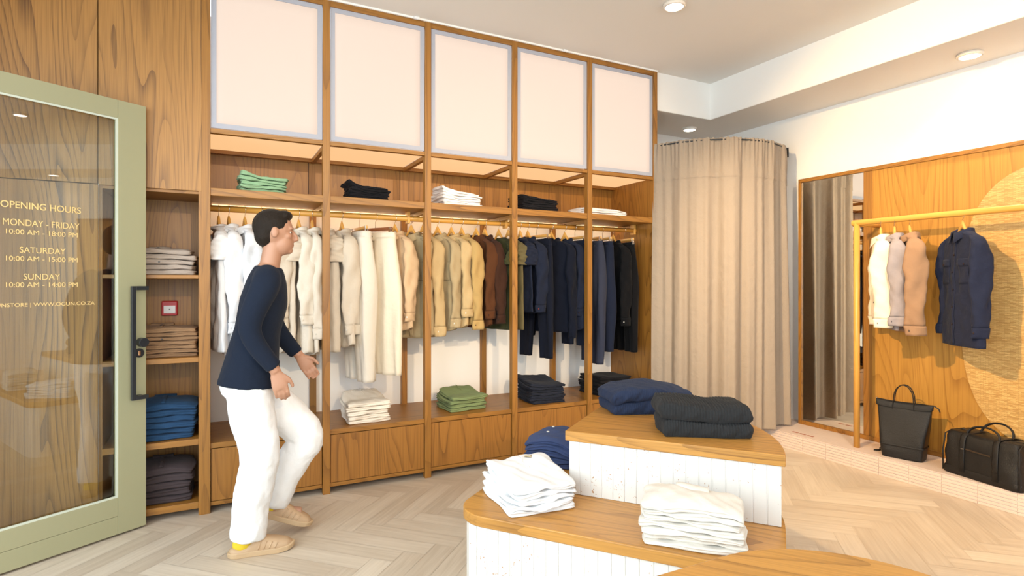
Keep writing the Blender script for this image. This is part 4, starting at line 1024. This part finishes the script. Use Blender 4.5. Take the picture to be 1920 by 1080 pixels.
def stack(cx, cy, z, rz, n, w_, d_, h, mt, what, where, cat, seed, bend=None, detail=None, lobes=2, name='folded_shirt', **kw):
    bend = bend or (lambda u, v: 0*u)
    t = h/n
    for k in range(n):
        mb, top = folded(k, n, w_, d_, t, bend, seed, lobes=lobes, **kw)
        pos = NUM[n-k] if k else ('bottom' if n > 1 else '')
        lab = '%s, %s in stack %s' % (what, pos, where)
        o = build(name, mb, mt[k] if isinstance(mt, list) else mt, None, smooth=True)
        o.location = (cx, cy, z+0.0006); o.rotation_euler = (0, 0, rz)
        tag(o, lab, cat, 'folded ' + what.split()[-1] + ' ' + where)
        if k == n-1 and detail:
            if 'collar' in detail:
                P = []
                for j, (dv, dz) in enumerate(((0, 0.001), (-0.02, 0.010), (-0.03, 0.016), (-0.05, 0.014), (-0.09, 0.004))):
                    row = []
                    for i in range(17):
                        a = -1+2*i/16; x, y, zz = top(a*0.34, 0.88+dv*0-0.10*abs(a)**2)
                        fl = dv*1.0
                        row.append((x, y+fl*(1-0.2*abs(a))+0.0, zz+dz))
                    P.append(row)
                build('collar', MB().grid(np.array(P)), o.data.materials[0], o, smooth=True, local=True, solid=0.003)
            if 'placket' in detail:
                P = [[(lambda q: (q[0]+s_*0.012, q[1], q[2]+0.0025))(top(0.0, -0.97+1.75*j/14)) for s_ in (-1, 1)] for j in range(15)]
                build('placket', MB().grid(np.array(P)), o.data.materials[0], o, smooth=True, local=True, solid=0.002)
            bm_ = BTN_D if 'dark_buttons' in detail else BTN_W
            if 'buttons' in detail or 'dark_buttons' in detail:
                for vv in ((-0.55, 0.0, 0.5) if 'placket' in detail else (0.5,)):
                    q = top(0.0, vv); button('button', o, (q[0], q[1], q[2]+0.003), bm_, 0.0060, axis='z')
            if 'two_buttons' in detail:
                for uu in (-0.25, 0.30):
                    q = top(uu, 0.25); button('button', o, (q[0], q[1], q[2]+0.001), BTN_W, 0.0075, axis='z')
            if 'drawstring' in detail:
                pts = [(lambda q: (q[0], q[1], q[2]+0.005))(top(0.02+0.05*math.sin(s*1.1), 0.78-0.075*s)) for s in range(9)]
                build('drawstring', MB().tube(pts, 0.0022, 6), o.data.materials[0], o, smooth=True, local=True)
            if 'metal_clip' in detail:
                q = top(0.30, 0.72)
                build('metal_toggle', MB().tube([(q[0]-0.012, q[1]+0.01, q[2]+0.004), (q[0]+0.012, q[1]-0.012, q[2]+0.005)], 0.004, 8).tube([(q[0]+0.004, q[1]-0.004, q[2]+0.004), (q[0]+0.02, q[1]+0.004, q[2]+0.004)], 0.003, 8), plain('brass_toggle', (0.35, 0.25, 0.12), 0.35, 0.8), o, local=True)
        if k > 0 and k < n-1 and detail and ('dark_buttons' in detail) and k % 2 == 0:
            button('button', o, (0.0, -d_/2-0.006, (k+0.55)*t), BTN_D, 0.005, axis='y')

dip = lambda a: (lambda u, v: a*np.clip(-u-0.15, 0, 1)**1.3 - 0.008*np.clip(u, 0, 1))
dome = lambda a: (lambda u, v: a*(1-0.5*u**2-0.4*v**2))
ZS1, ZS2 = 1.983, 0.424
FG = cloth('folded_green', (0.27, 0.42, 0.25)); FGB = cloth('folded_moss', (0.20, 0.255, 0.115)); FW = cloth('folded_white', (0.82, 0.79, 0.76)); FI = cloth('folded_ivory', (0.80, 0.73, 0.63))
FN = cloth('folded_navy', (0.020, 0.023, 0.036)); FBK = cloth('folded_black', (0.012, 0.011, 0.013)); FCR = cloth('folded_cream', (0.76, 0.68, 0.56))
FGR = cloth('folded_greige', (0.40, 0.33, 0.28)); FTN = cloth('folded_tan_brown', (0.30, 0.18, 0.10)); FDN = cloth('folded_denim', (0.025, 0.065, 0.14), weave=500, var=0.35); FDK = cloth('folded_dusky', (0.062, 0.046, 0.048))
FBL = cloth('folded_blue', (0.042, 0.062, 0.145)); FWH = cloth('folded_bright_white', (0.78, 0.78, 0.79)); FEC = cloth('folded_ecru', (0.70, 0.66, 0.60))
# upper shelf
stack(0.295, 4.14, ZS1, 0, 5, 0.27, 0.26, 0.105, FG, 'sage green trousers', 'on the upper shelf, leftmost bay', 'trousers', 1, dip(0.035), name='folded_trousers', wav=0.003)
stack(0.975, 4.14, ZS1, 0, 6, 0.27, 0.26, 0.092, FBK, 'black trousers', 'on the upper shelf, second bay', 'trousers', 2, dip(0.050), name='folded_trousers')
stack(1.665, 4.14, ZS1, 0, 6, 0.31, 0.26, 0.105, FW, 'white trousers', 'on the upper shelf, middle bay', 'trousers', 3, dip(0.055), name='folded_trousers')
stack(2.350, 4.14, ZS1, 0, 6, 0.34, 0.26, 0.105, FBK, 'black trousers', 'on the upper shelf, fourth bay', 'trousers', 4, dip(0.030), name='folded_trousers')
stack(2.990, 4.14, ZS1, 0, 3, 0.46, 0.27, 0.055, FW, 'white shirts', 'on the upper shelf, rightmost bay', 'shirt', 5, dip(0.012), jitter=0.02)
# bench
stack(0.965, 4.18, ZS2, 0.06, 5, 0.30, 0.30, 0.145, FI, 'ivory trousers', 'on the bench, second bay', 'trousers', 6, lambda u, v: 0.045*np.clip(v+0.2, 0, 1), ['drawstring'], name='folded_trousers', gather=0.003, taper=0.20)
stack(1.735, 4.22, ZS2, 0.10, 4, 0.30, 0.30, 0.110, FGB, 'moss green trousers', 'on the bench, middle bay', 'trousers', 7, lambda u, v: 0.035*np.clip(v+0.2, 0, 1), ['drawstring'], name='folded_trousers', taper=0.12, lobes=2)
stack(2.430, 4.18, ZS2, -0.05, 7, 0.31, 0.32, 0.150, FN, 'navy trousers', 'on the bench, fourth bay', 'trousers', 8, lambda u, v: 0.035*np.clip(v-0.0, 0, 1)+0.02*np.clip(-u, 0, 1), name='folded_trousers', taper=0.10)
stack(3.120, 4.22, ZS2, 0.10, 6, 0.36, 0.30, 0.150, FBK, 'black trousers', 'on the bench, rightmost bay', 'trousers', 9, lambda u, v: 0.02*np.clip(-u, 0, 1), name='folded_trousers', taper=0.08)
# alcove shelves
stack(-0.285, 4.15, SH_Z[0], 0.0, 5, 0.36, 0.27, 0.150, FGR, 'greige button shirts', 'on the highest alcove shelf', 'shirt', 10, dome(0.012), ['collar', 'placket', 'dark_buttons'])
stack(-0.270, 4.15, SH_Z[1], 0.0, 7, 0.38, 0.27, 0.170, FTN, 'tan brown button shirts', 'on the alcove shelf under the fire alarm', 'shirt', 11, dome(0.010), ['collar', 'placket', 'dark_buttons'])
stack(-0.275, 4.15, SH_Z[2], 0.0, 6, 0.35, 0.28, 0.195, FDN, 'blue denim shirts', 'on the third alcove shelf', 'shirt', 12, dome(0.035), ['placket', 'collar'])
stack(-0.280, 4.15, SH_Z[3], 0.0, 5, 0.34, 0.28, 0.200, FDK, 'dusky plum shirts', 'on the lowest alcove shelf', 'shirt', 13, dome(0.030), ['placket', 'collar', 'dark_buttons'])
# stepped display
ua = math.atan2(U_[1], U_[0])
ZL, ZU = 0.45, 0.735
stack(1.230, 2.215, ZL, math.radians(-6), 5, 0.28, 0.35, 0.115, FWH, 'bright white trousers', 'on the lower display tier, front left', 'trousers', 14, lambda u, v: 0.022*np.clip(v+0.5, 0, 1.2)+0.0*u, ['metal_clip', 'drawstring'], name='folded_trousers', jitter=0.012, wav=0.005, taper=-0.05)
stack(1.640, 2.645, ZL, math.radians(38), 5, 0.27, 0.26, 0.105, FBL, 'blue trousers', 'on the lower display tier, behind the upper tier', 'trousers', 15, lambda u, v: 0.05*(1-0.6*v**2-0.3*u**2), ['two_buttons'], name='folded_trousers', wav=0.004)
stack(1.590, 1.590, ZL, math.radians(-46), 7, 0.35, 0.22, 0.150, FEC, 'ecru shirts', 'on the lower display tier, front right', 'shirt', 16, lambda u, v: 0.022*(1-0.6*v**2-0.6*u**2)-0.010*np.clip(u, 0, 1), ['collar'], wav=0.004, lobes=2)
KN = cloth('navy_knit', (0.022, 0.031, 0.064), weave=700, bump=0.5); KB = cloth('black_rib_knit', (0.026, 0.026, 0.027), weave=700, bump=0.5)
stack(2.035, 2.385, ZU, math.radians(-18), 2, 0.42, 0.28, 0.110, KN, 'navy ribbed jumpers', 'at the back of the upper display tier', 'jumper', 17, lambda u, v: 0.030*np.clip(0.8-(u+0.1)**2, 0, 1), lobes=1, nx=190, ribs=44, rib=0.0026, wav=0.005, name='folded_jumper')
stack(1.955, 1.925, ZU, math.radians(-33), 2, 0.37, 0.27, 0.125, KB, 'black ribbed jumpers', 'in front on the upper display tier', 'jumper', 18, lambda u, v: 0.022*np.clip(-u+0.2, 0, 1)+0.010*np.clip(u-0.3, 0, 1), lobes=1, nx=220, ribs=30, rib=0.0048, wav=0.003, name='folded_jumper')

# ------------------------------------------------------------------ bags
def leather():
    m, nt, b = mat('black_leather'); L = nt.links.new
    tc = N(nt, 'ShaderNodeTexCoord')
    n1 = N(nt, 'ShaderNodeTexNoise'); n1.inputs['Scale'].default_value = 7; n1.inputs['Detail'].default_value = 4; L(tc.outputs['Object'], n1.inputs[0])
    n2 = N(nt, 'ShaderNodeTexVoronoi'); n2.inputs['Scale'].default_value = 320; L(tc.outputs['Object'], n2.inputs[0])
    b.inputs['Base Color'].default_value = (0.010, 0.009, 0.009, 1); b.inputs['Specular IOR Level'].default_value = 0.35
    rp = N(nt, 'ShaderNodeMapRange'); rp.inputs[3].default_value = 0.30; rp.inputs[4].default_value = 0.55; L(n1.outputs[0], rp.inputs[0]); L(rp.outputs[0], b.inputs['Roughness'])
    ad = N(nt, 'ShaderNodeMath', operation='MULTIPLY_ADD'); ad.inputs[1].default_value = 5.0; L(n1.outputs[0], ad.inputs[0]); L(n2.outputs['Distance'], ad.inputs[2])
    bp = N(nt, 'ShaderNodeBump'); bp.inputs['Strength'].default_value = 0.45; bp.inputs['Distance'].default_value = 0.003; L(ad.outputs[0], bp.inputs['Height']); L(bp.outputs[0], b.inputs['Normal'])
    return m
LEA = leather()
def rrect(a, b, n=48, p=0.28):
    out = []
    for i in range(n):
        q = 2*PI*i/n; out.append((a*math.copysign(abs(math.cos(q))**p, math.cos(q)), b*math.copysign(abs(math.sin(q))**p, math.sin(q))))
    return out
# tote / backpack; local x along its width, local -y its front
bk = empty('leather_backpack', (4.458, 2.398, ZPL+0.0005), 'upright black leather tote backpack on the tiled platform below the brown overshirt', 'bag', None, math.radians(-76))
bk.scale = (0.88, 0.95, 1.0)
prof = [(0.0, 0.130, 0.070), (0.004, 0.142, 0.080), (0.05, 0.150, 0.084), (0.12, 0.158, 0.080), (0.20, 0.168, 0.068), (0.28, 0.180, 0.048), (0.35, 0.192, 0.026), (0.385, 0.198, 0.013)]
rows = []
for z, a, b_ in prof:
    rows.append([(x+0.003*math.sin(17*z+x*20), y+0.006*math.sin(x*18+z*14)*(1 if y < 0 else -0.5)*min(1, z*8), z+(0.01*(x/0.2)**2 if z > 0.3 else 0)) for x, y in rrect(a, b_)])
# refine the loft
R_ = np.array(rows); zs = np.linspace(0, len(prof)-1, 30); RR = np.array([R_[int(min(s, len(prof)-1.001))]*(1-(s-int(min(s, len(prof)-1.001))))+R_[int(min(s, len(prof)-1.001))+1]*(s-int(min(s, len(prof)-1.001))) for s in zs])
build('body', MB().grid(RR, closed_u=True, cap0=True, cap1=True), LEA, bk, smooth=True, local=True)
band = [[(x*1.012, y*1.02, z) for x, y in rrect(a, b_)] for z, a, b_ in ((0.088, 0.1555, 0.0835), (0.090, 0.1575, 0.0855), (0.098, 0.1580, 0.0850), (0.100, 0.1565, 0.083))]
build('seam_band', MB().grid(np.array(band), closed_u=True), LEA, bk, smooth=True, local=True)
tb = [[(x, y, z+0.01*(x/0.2)**2) for x, y in rrect(a, b_)] for z, a, b_ in ((0.352, 0.194, 0.028), (0.356, 0.198, 0.030), (0.388, 0.202, 0.016), (0.394, 0.200, 0.012))]
build('top_band', MB().grid(np.array(tb), closed_u=True, cap1=True), LEA, bk, smooth=True, local=True)
zp = MB().tube([(-0.195, 0, 0.405), (-0.10, 0, 0.399), (0.0, 0, 0.396), (0.12, 0, 0.400), (0.205, 0, 0.400), (0.235, -0.004, 0.385), (0.245, -0.004, 0.362)], 0.004, 8, ry=0.009)
build('zip', zp, plain('zip_tape', (0.02, 0.02, 0.02), 0.5), bk, smooth=True, local=True)
build('zip_puller', MB().box(-0.203, -0.190, -0.004, 0.004, 0.404, 0.412), CHROME, bk, local=True)
for yy in (-0.020, 0.020):
    pts = [(-0.075, yy, 0.345), (-0.072, yy, 0.40)] + [(0.070*math.cos(q), yy*0.9, 0.42+0.105*math.sin(q)) for q in [PI-PI*i/16 for i in range(17)]] + [(0.072, yy, 0.40), (0.075, yy, 0.345)]
    build('carry_handle', MB().tube(pts, 0.0035, 10, ry=0.009, up=(0, 0, 1)), LEA, bk, smooth=True, local=True)
build('shoulder_strap', MB().tube([(-0.13, 0.085, 0.09), (-0.17, 0.10, 0.035), (-0.205, 0.09, 0.012), (-0.19, 0.06, 0.005), (-0.23, 0.03, 0.005)], 0.003, 8, ry=0.011), LEA, bk, smooth=True, local=True)

# duffel
df = empty('leather_duffel_bag', (4.455, 1.865, ZPL+0.0005), 'black leather duffel bag with zip pocket lying on the tiled platform, far right', 'bag', None, math.radians(-101))
a, b_, hh = 0.228, 0.120, 0.285
rows = []
for k in range(26):
    s = k/25; z = hh*s
    rnd_ = 1-0.10*max(0, (s-0.80)/0.20)**2-0.05*max(0, (0.12-s)/0.12)**2
    aa = a*(1+0.015*math.sin(6*s))*rnd_*(1-0.02*s); bb = b_*rnd_*(1.0-0.12*s+0.04*math.sin(PI*s))
    rows.append([(x+0.004*math.sin(14*s+y*20), y+0.005*math.sin(x*22+5*s), z-0.018*s*math.sin(PI*(x+a)/(2*a))*0.8) for x, y in rrect(aa, bb, 72, 0.20)])
build('body', MB().grid(np.array(rows), closed_u=True, cap0=True, cap1=True), LEA, df, smooth=True, local=True, bevel=0.0)
build('base_panel', MB().grid(np.array([[(x, y, z) for x, y in rrect(a*k1, b_*k1, 72, 0.20)] for z, k1 in ((0.0, 1.0), (0.004, 1.03), (0.045, 1.03), (0.050, 1.012))]), closed_u=True), LEA, df, smooth=True, local=True)
for sx in (-1, 1):
    pts = [(sx*0.100, -b_*1.05, 0.03), (sx*0.100, -b_*1.06, 0.12), (sx*0.100, -b_*1.03, 0.20), (sx*0.098, -b_*0.96, 0.255), (sx*0.095, -b_*0.80, 0.279), (sx*0.090, -b_*0.3, 0.284), (sx*0.092, b_*0.4, 0.284), (sx*0.098, b_*0.86, 0.275), (sx*0.100, b_*1.0, 0.20), (sx*0.100, b_*1.04, 0.05)]
    build('strap', MB().tube(pts, 0.0028, 10, ry=0.018, up=(0, -1, 0)), LEA, df, smooth=True, local=True)
for yy, hgt, lean in ((-0.075, 0.055, 0.02), (0.045, 0.070, 0.035)):
    pts = [(-0.095, yy, 0.281)] + [(0.095*math.cos(q), yy+lean*math.sin(q), 0.283+hgt*math.sin(q)) for q in [PI-PI*i/18 for i in range(19)]] + [(0.095, yy, 0.281)]
    build('carry_handle', MB().tube(pts, 0.006, 10, ry=0.011), LEA, df, smooth=True, local=True)
build('pocket_zip', MB().tube([(-0.075, -b_*1.055, 0.185), (0.075, -b_*1.055, 0.178)], 0.0045, 8, ry=0.003), plain('zip_teeth', (0.10, 0.07, 0.05), 0.35, 0.7), df, local=True)
build('zip_puller', MB().tube([(-0.082, -b_*1.08, 0.185), (-0.100, -b_*1.08, 0.183)], 0.004, 8), CHROME, df, local=True)
build('top_zip', MB().tube([(-a*0.85, 0, 0.285), (-0.1, -0.004, 0.277), (0, -0.002, 0.273), (0.1, 0.003, 0.276), (a*0.85, 0, 0.284)], 0.003, 8, ry=0.008), plain('zip_tape', (0.02, 0.02, 0.02), 0.5), df, local=True)
for sx in (-1, 1):
    pts = [(sx*a*1.005, -b_*0.95, 0.01), (sx*a*1.0, -b_*0.97, 0.14), (sx*a*0.97, -b_*0.86, 0.255), (sx*a*0.93, -b_*0.5, 0.276), (sx*a*0.93, b_*0.5, 0.276), (sx*a*0.97, b_*0.86, 0.255), (sx*a*1.0, b_*0.97, 0.14), (sx*a*1.005, b_*0.95, 0.01)]
    build('piping', MB().tube(pts, 0.0045, 8), LEA, df, smooth=True, local=True)

# ------------------------------------------------------------------ walking person (heading along +x, right foot planted)
def skinmat():
    m, nt, b = mat('skin'); b.inputs['Base Color'].default_value = (0.42, 0.22, 0.14, 1); b.inputs['Roughness'].default_value = 0.5
    b.inputs['Subsurface Weight'].default_value = 0.08; b.inputs['Subsurface Radius'].default_value = (0.02, 0.008, 0.005)
    tc = N(nt, 'ShaderNodeTexCoord'); nz = N(nt, 'ShaderNodeTexNoise'); nz.inputs['Scale'].default_value = 60; nt.links.new(tc.outputs['Object'], nz.inputs[0])
    bp = N(nt, 'ShaderNodeBump'); bp.inputs['Strength'].default_value = 0.05; nt.links.new(nz.outputs[0], bp.inputs['Height']); nt.links.new(bp.outputs[0], b.inputs['Normal'])
    return m
SKIN = skinmat(); HAIR = cloth('dark_hair', (0.018, 0.013, 0.010), weave=900, rough=0.6, bump=0.8)
per = empty('person', (0.222, 3.347, 0.0), 'person in navy top and white trousers walking to the right past the leftmost bay', 'person', None, math.radians(-4))
def fuse(name, mb, m_, parent, vox=0.008, smooth=6, fac=0.6):
    o = build(name, mb, m_, parent, smooth=True, local=True)
    q = o.modifiers.new('fuse', 'REMESH'); q.mode = 'VOXEL'; q.voxel_size = vox; q.use_smooth_shade = True
    q = o.modifiers.new('soften', 'SMOOTH'); q.factor = fac; q.iterations = smooth
    return o
def limb(mb, pts, rs, n=20, rys=None): 
    # densify
    P = [Vector(p) for p in pts]; out = []; rr = []; ry = []
    rys = rys or rs
    for i in range(len(P)-1):
        for s in range(6):
            t = s/6; p0, p1, p2, p3 = P[max(i-1, 0)], P[i], P[i+1], P[min(i+2, len(P)-1)]
            v = 0.5*((2*p1)+(p2-p0)*t+(2*p0-5*p1+4*p2-p3)*t*t+(3*p1-p0-3*p2+p3)*t**3)
            out.append(v); rr.append(rs[i]*(1-t)+rs[i+1]*t); ry.append(rys[i]*(1-t)+rys[i+1]*t)
    out.append(P[-1]); rr.append(rs[-1]); ry.append(rys[-1])
    mb.tube(out, rr, n, ry=ry, up=(1, 0, 0))
HX, HZ = -0.045, 0.93
kneeR, ankR = (0.00, -0.085, 0.51), (-0.075, -0.085, 0.095)
kneeL, ankL = (0.235, 0.095, 0.535), (0.045, 0.11, 0.175)
shR, shL, neck_ = (0.03, -0.175, 1.43), (0.05, 0.175, 1.43), (0.045, 0, 1.50)
elR, wrR = (-0.045, -0.225, 1.17), (0.075, -0.225, 0.955)
elL, wrL = (0.075, 0.225, 1.17), (0.21, 0.20, 0.98)
body = MB()
limb(body, [(HX, 0, 0.86), (HX+0.01, 0, 1.0), (HX+0.035, 0, 1.15), (0.02, 0, 1.30), (0.035, 0, 1.42), neck_], [0.10, 0.095, 0.09, 0.10, 0.08, 0.05], 24, [0.150, 0.150, 0.135, 0.165, 0.150, 0.055])
limb(body, [(0.04, 0, 1.45), (0.060, 0, 1.56), (0.07, 0, 1.62)], [0.052, 0.050, 0.052])
limb(body, [shR, elR, wrR], [0.052, 0.040, 0.026]); limb(body, [shL, elL, wrL], [0.052, 0.040, 0.026])
for s_, kn, an in ((-1, kneeR, ankR), (1, kneeL, ankL)):
    limb(body, [(HX, s_*0.085, 0.90), kn, an], [0.085, 0.055, 0.036])
    limb(body, [an, (an[0]+0.06, an[1], an[2]-0.045), (an[0]+0.17, an[1], an[2]-0.065)], [0.034, 0.032, 0.024])
# head: cranium, jaw, nose, brow, chin, lips, ears; faces +x
hx, hz = 0.080, 1.665
body.ellipsoid((hx-0.010, 0, hz+0.025), (0.096, 0.076, 0.098)); body.ellipsoid((hx+0.030, 0, hz-0.045), (0.058, 0.058, 0.070)); body.ellipsoid((hx+0.062, 0, hz-0.088), (0.024, 0.026, 0.020))
body.tube([(hx+0.080, 0, hz+0.020), (hx+0.100, 0, hz-0.010), (hx+0.104, 0, hz-0.026), (hx+0.086, 0, hz-0.034)], [0.008, 0.011, 0.014, 0.010], 10)
body.ellipsoid((hx+0.074, 0.028, hz+0.030), (0.014, 0.026, 0.008)); body.ellipsoid((hx+0.074, -0.028, hz+0.030), (0.014, 0.026, 0.008))
body.ellipsoid((hx+0.082, 0, hz-0.056), (0.010, 0.024, 0.006)); body.ellipsoid((hx+0.080, 0, hz-0.066), (0.010, 0.020, 0.007))
for s_ in (-1, 1):
    body.ellipsoid((hx-0.008, s_*0.079, hz+0.004), (0.018, 0.009, 0.030)); body.ellipsoid((hx+0.052, s_*0.036, hz-0.012), (0.028, 0.022, 0.022))
def hand(mb, wr, d, s_):
    d = Vector(d).normalized(); w = Vector(wr); side = Vector((0, s_, 0)); fwd = d.cross(side).normalized()*(-s_)
    if fwd.x < 0: fwd = -fwd
    # palm
    mb.tube([w-d*0.01, w+d*0.03, w+d*0.07, w+d*0.092], [0.024, 0.034, 0.040, 0.034], 16, ry=[0.018, 0.016, 0.015, 0.011], up=tuple(fwd))
    for i, (o_, ln) in enumerate(((0.030, 0.070), (0.010, 0.080), (-0.010, 0.074), (-0.029, 0.058))):
        b0 = w+d*0.085+fwd*o_; c1 = b0+d*ln*0.45-side*0.006; c2 = c1+d*ln*0.30-side*0.016; c3 = c2+d*ln*0.14-side*0.016
        mb.tube([b0-d*0.015, b0, c1, c2, c3], [0.009, 0.009, 0.0085, 0.0078, 0.0066], 10)
    t0 = w+d*0.025+fwd*0.026; t1 = t0+d*0.030+fwd*0.024-side*0.006; t2 = t1+d*0.032+fwd*0.008-side*0.008
    mb.tube([t0, t1, t2, t2+d*0.016], [0.012, 0.0105, 0.0095, 0.008], 10)
hand(body, wrR, (0.25, 0.0, -1.0), -1); hand(body, wrL, (0.55, -0.05, -0.85), 1)
fuse('body', body, SKIN, per, vox=0.0055, smooth=3, fac=0.5)
for s_ in (-1, 1):
    e = build('eye', MB().ellipsoid((hx+0.0640, s_*0.030, hz+0.008), (0.012, 0.013, 0.010)), plain('eye_white', (0.75, 0.73, 0.7), 0.15), per, smooth=True, local=True)
    build('iris', MB().ellipsoid((hx+0.0745, s_*0.030, hz+0.008), (0.003, 0.006, 0.006)), BTN_D, e, smooth=True, local=True)
hair = MB()
hair.ellipsoid((hx-0.022, 0, hz+0.042), (0.098, 0.083, 0.094)); hair.ellipsoid((hx-0.052, 0, hz-0.004), (0.058, 0.072, 0.070)); hair.ellipsoid((hx+0.040, 0, hz+0.100), (0.045, 0.055, 0.030))
hr = fuse('hair', hair, HAIR, per, vox=0.006, smooth=3)
# navy top
tp = MB()
limb(tp, [(HX-0.003, 0, 0.865), (HX+0.01, 0, 1.0), (HX+0.035, 0, 1.15), (0.02, 0, 1.30), (0.035, 0, 1.41), (0.045, 0, 1.49)], [0.162, 0.132, 0.114, 0.120, 0.100, 0.066], 28, [0.204, 0.182, 0.166, 0.186, 0.182, 0.070])
limb(tp, [(0.035, -0.11, 1.440), (0.025, -0.185, 1.385), elR, (wrR[0]-0.008, wrR[1], wrR[2]+0.02)], [0.068, 0.070, 0.054, 0.040])
limb(tp, [(0.045, 0.11, 1.440), (0.055, 0.185, 1.385), elL, (wrL[0]-0.015, wrL[1], wrL[2]+0.012)], [0.068, 0.070, 0.054, 0.040])
fuse('navy_top', tp, cloth('person_navy', (0.011, 0.016, 0.030)), per, vox=0.010, smooth=4)
# white trousers, wide leg
tr = MB()
limb(tr, [(HX, 0, 0.95), (HX-0.01, 0, 0.89), (HX-0.01, 0, 0.82)], [0.122, 0.140, 0.125], 28, [0.172, 0.182, 0.170])
limb(tr, [(HX-0.005, -0.085, 0.90), (-0.035, -0.085, 0.72), (kneeR[0]+0.000, -0.085, 0.51), (-0.035, -0.085, 0.28), (ankR[0]+0.018, -0.085, 0.085)], [0.112, 0.112, 0.098, 0.092, 0.088], 24, [0.105, 0.102, 0.092, 0.088, 0.082])
limb(tr, [(HX-0.005, 0.085, 0.90), (0.07, 0.09, 0.73), (kneeL[0], 0.095, 0.54), (0.145, 0.105, 0.37), (ankL[0]+0.015, 0.11, 0.175)], [0.112, 0.112, 0.098, 0.090, 0.086], 24, [0.105, 0.100, 0.090, 0.086, 0.080])
o = fuse('white_trousers', tr, cloth('person_white', (0.80, 0.80, 0.81)), per, vox=0.010, smooth=4)
tx = bpy.data.textures.new('wrinkle', 'CLOUDS'); tx.noise_scale = 0.09
q = o.modifiers.new('wrinkles', 'DISPLACE'); q.texture = tx; q.strength = 0.016; q.mid_level = 0.5; q.texture_coords = 'LOCAL'
tx = bpy.data.textures.new('crease', 'CLOUDS'); tx.noise_scale = 0.035
q = o.modifiers.new('creases', 'DISPLACE'); q.texture = tx; q.strength = 0.007; q.mid_level = 0.5; q.texture_coords = 'LOCAL'
# socks and clogs
def clog(ax, ay, lift, pitch, s_):
    # built in foot space: heel at x=0, toe at x=0.305
    L_ = 0.305; rows = []; K = 34
    ca, sa = math.cos(pitch), math.sin(pitch)
    def tf(x, y, z):
        x -= 0.075; return (ax+x*ca+z*sa, ay+y, lift+(-x*sa+z*ca))
    hw = lambda t: float(np.interp(t, [0, 0.04, 0.12, 0.30, 0.55, 0.75, 0.90, 0.97, 1.0], [0.012, 0.030, 0.040, 0.039, 0.046, 0.053, 0.044, 0.026, 0.008]))
    zt = lambda t: float(np.interp(t, [0, 0.05, 0.15, 0.27, 0.36, 0.45, 0.60, 0.78, 0.92, 1.0], [0.040, 0.050, 0.046, 0.052, 0.086, 0.098, 0.082, 0.068, 0.056, 0.034]))
    for k in range(K):
        t = k/(K-1); w_ = hw(t); h_ = zt(t); row = []
        b0 = 0.010*max(0, (t-0.72)/0.28)**2
        for i in range(28):
            q = 2*PI*i/28; c_, s2 = math.cos(q), math.sin(q)
            yy = w_*math.copysign(abs(c_)**0.75, c_); zz = b0+(h_-b0)*(0.5+0.5*math.copysign(abs(s2)**(0.55 if s2 < 0 else 0.9), s2))
            row.append(tf(t*L_, yy, zz))
        rows.append(row)
    sh = build('clog_shoe', MB().grid(np.array(rows), closed_u=True, cap0=True, cap1=True), plain('tan_clog_foam', (0.50, 0.335, 0.20), 0.6), per, smooth=True, local=True)
    sole = []
    for z, k1 in ((0.0, 0.97), (0.003, 1.03), (0.024, 1.05), (0.028, 1.02)):
        ring = []
        for i in range(60):
            t = (1-math.cos(PI*i/29.5))/2 if i < 30 else (1-math.cos(PI*(59-i)/29.5))/2
            sg = 1 if i < 30 else -1
            ring.append(tf((t-0.5)*k1*L_*1.01+L_/2, sg*hw(t)*k1, z+0.010*max(0, (t-0.72)/0.28)**2))
        sole.append(ring)
    build('sole', MB().grid(np.array(sole), closed_u=True, cap0=True, cap1=True), plain('tan_clog_sole', (0.52, 0.36, 0.21), 0.65), sh, smooth=False, local=True)
    for q in range(4):
        t0 = 0.46+q*0.085
        for sd in (-1, 1):
            pts = [tf((t0+0.03-0.05*s)*L_, sd*(hw(t0)*(0.90+0.13*s)), (zt(t0)*0.80)*(1-s)+0.034*s) for s in (0, 0.35, 0.7, 1.0)]
            build('side_rib', MB().tube(pts, 0.0045, 6), plain('tan_clog_foam', (0.50, 0.335, 0.20), 0.6), sh, smooth=True, local=True)
    sk = MB(); sk.ellipsoid(tf(0.062, 0, 0.060), (0.048, 0.036, 0.044)); sk.tube([tf(0.07, 0, 0.07), tf(0.085, 0, 0.10), tf(0.09, 0, 0.16)], [0.044, 0.041, 0.038], 16)
    s_o = build('sock', sk, plain('yellow_sock', (0.72, 0.52, 0.03), 0.85), per, smooth=True, local=True, label='yellow sock heel')
    build('sock_cuff', MB().tube([tf(0.080, 0, 0.082), tf(0.087, 0, 0.12), tf(0.092, 0, 0.165)], [0.0475, 0.0435, 0.040], 18).ellipsoid(tf(0.115, 0, 0.072), (0.040, 0.034, 0.026)), plain('grey_sock', (0.05, 0.05, 0.055), 0.85), s_o, smooth=True, local=True, label='dark grey sock leg')
clog(-0.068, -0.085, 0.0, 0.0, -1)
clog(0.045, 0.11, 0.105, math.radians(22), 1)
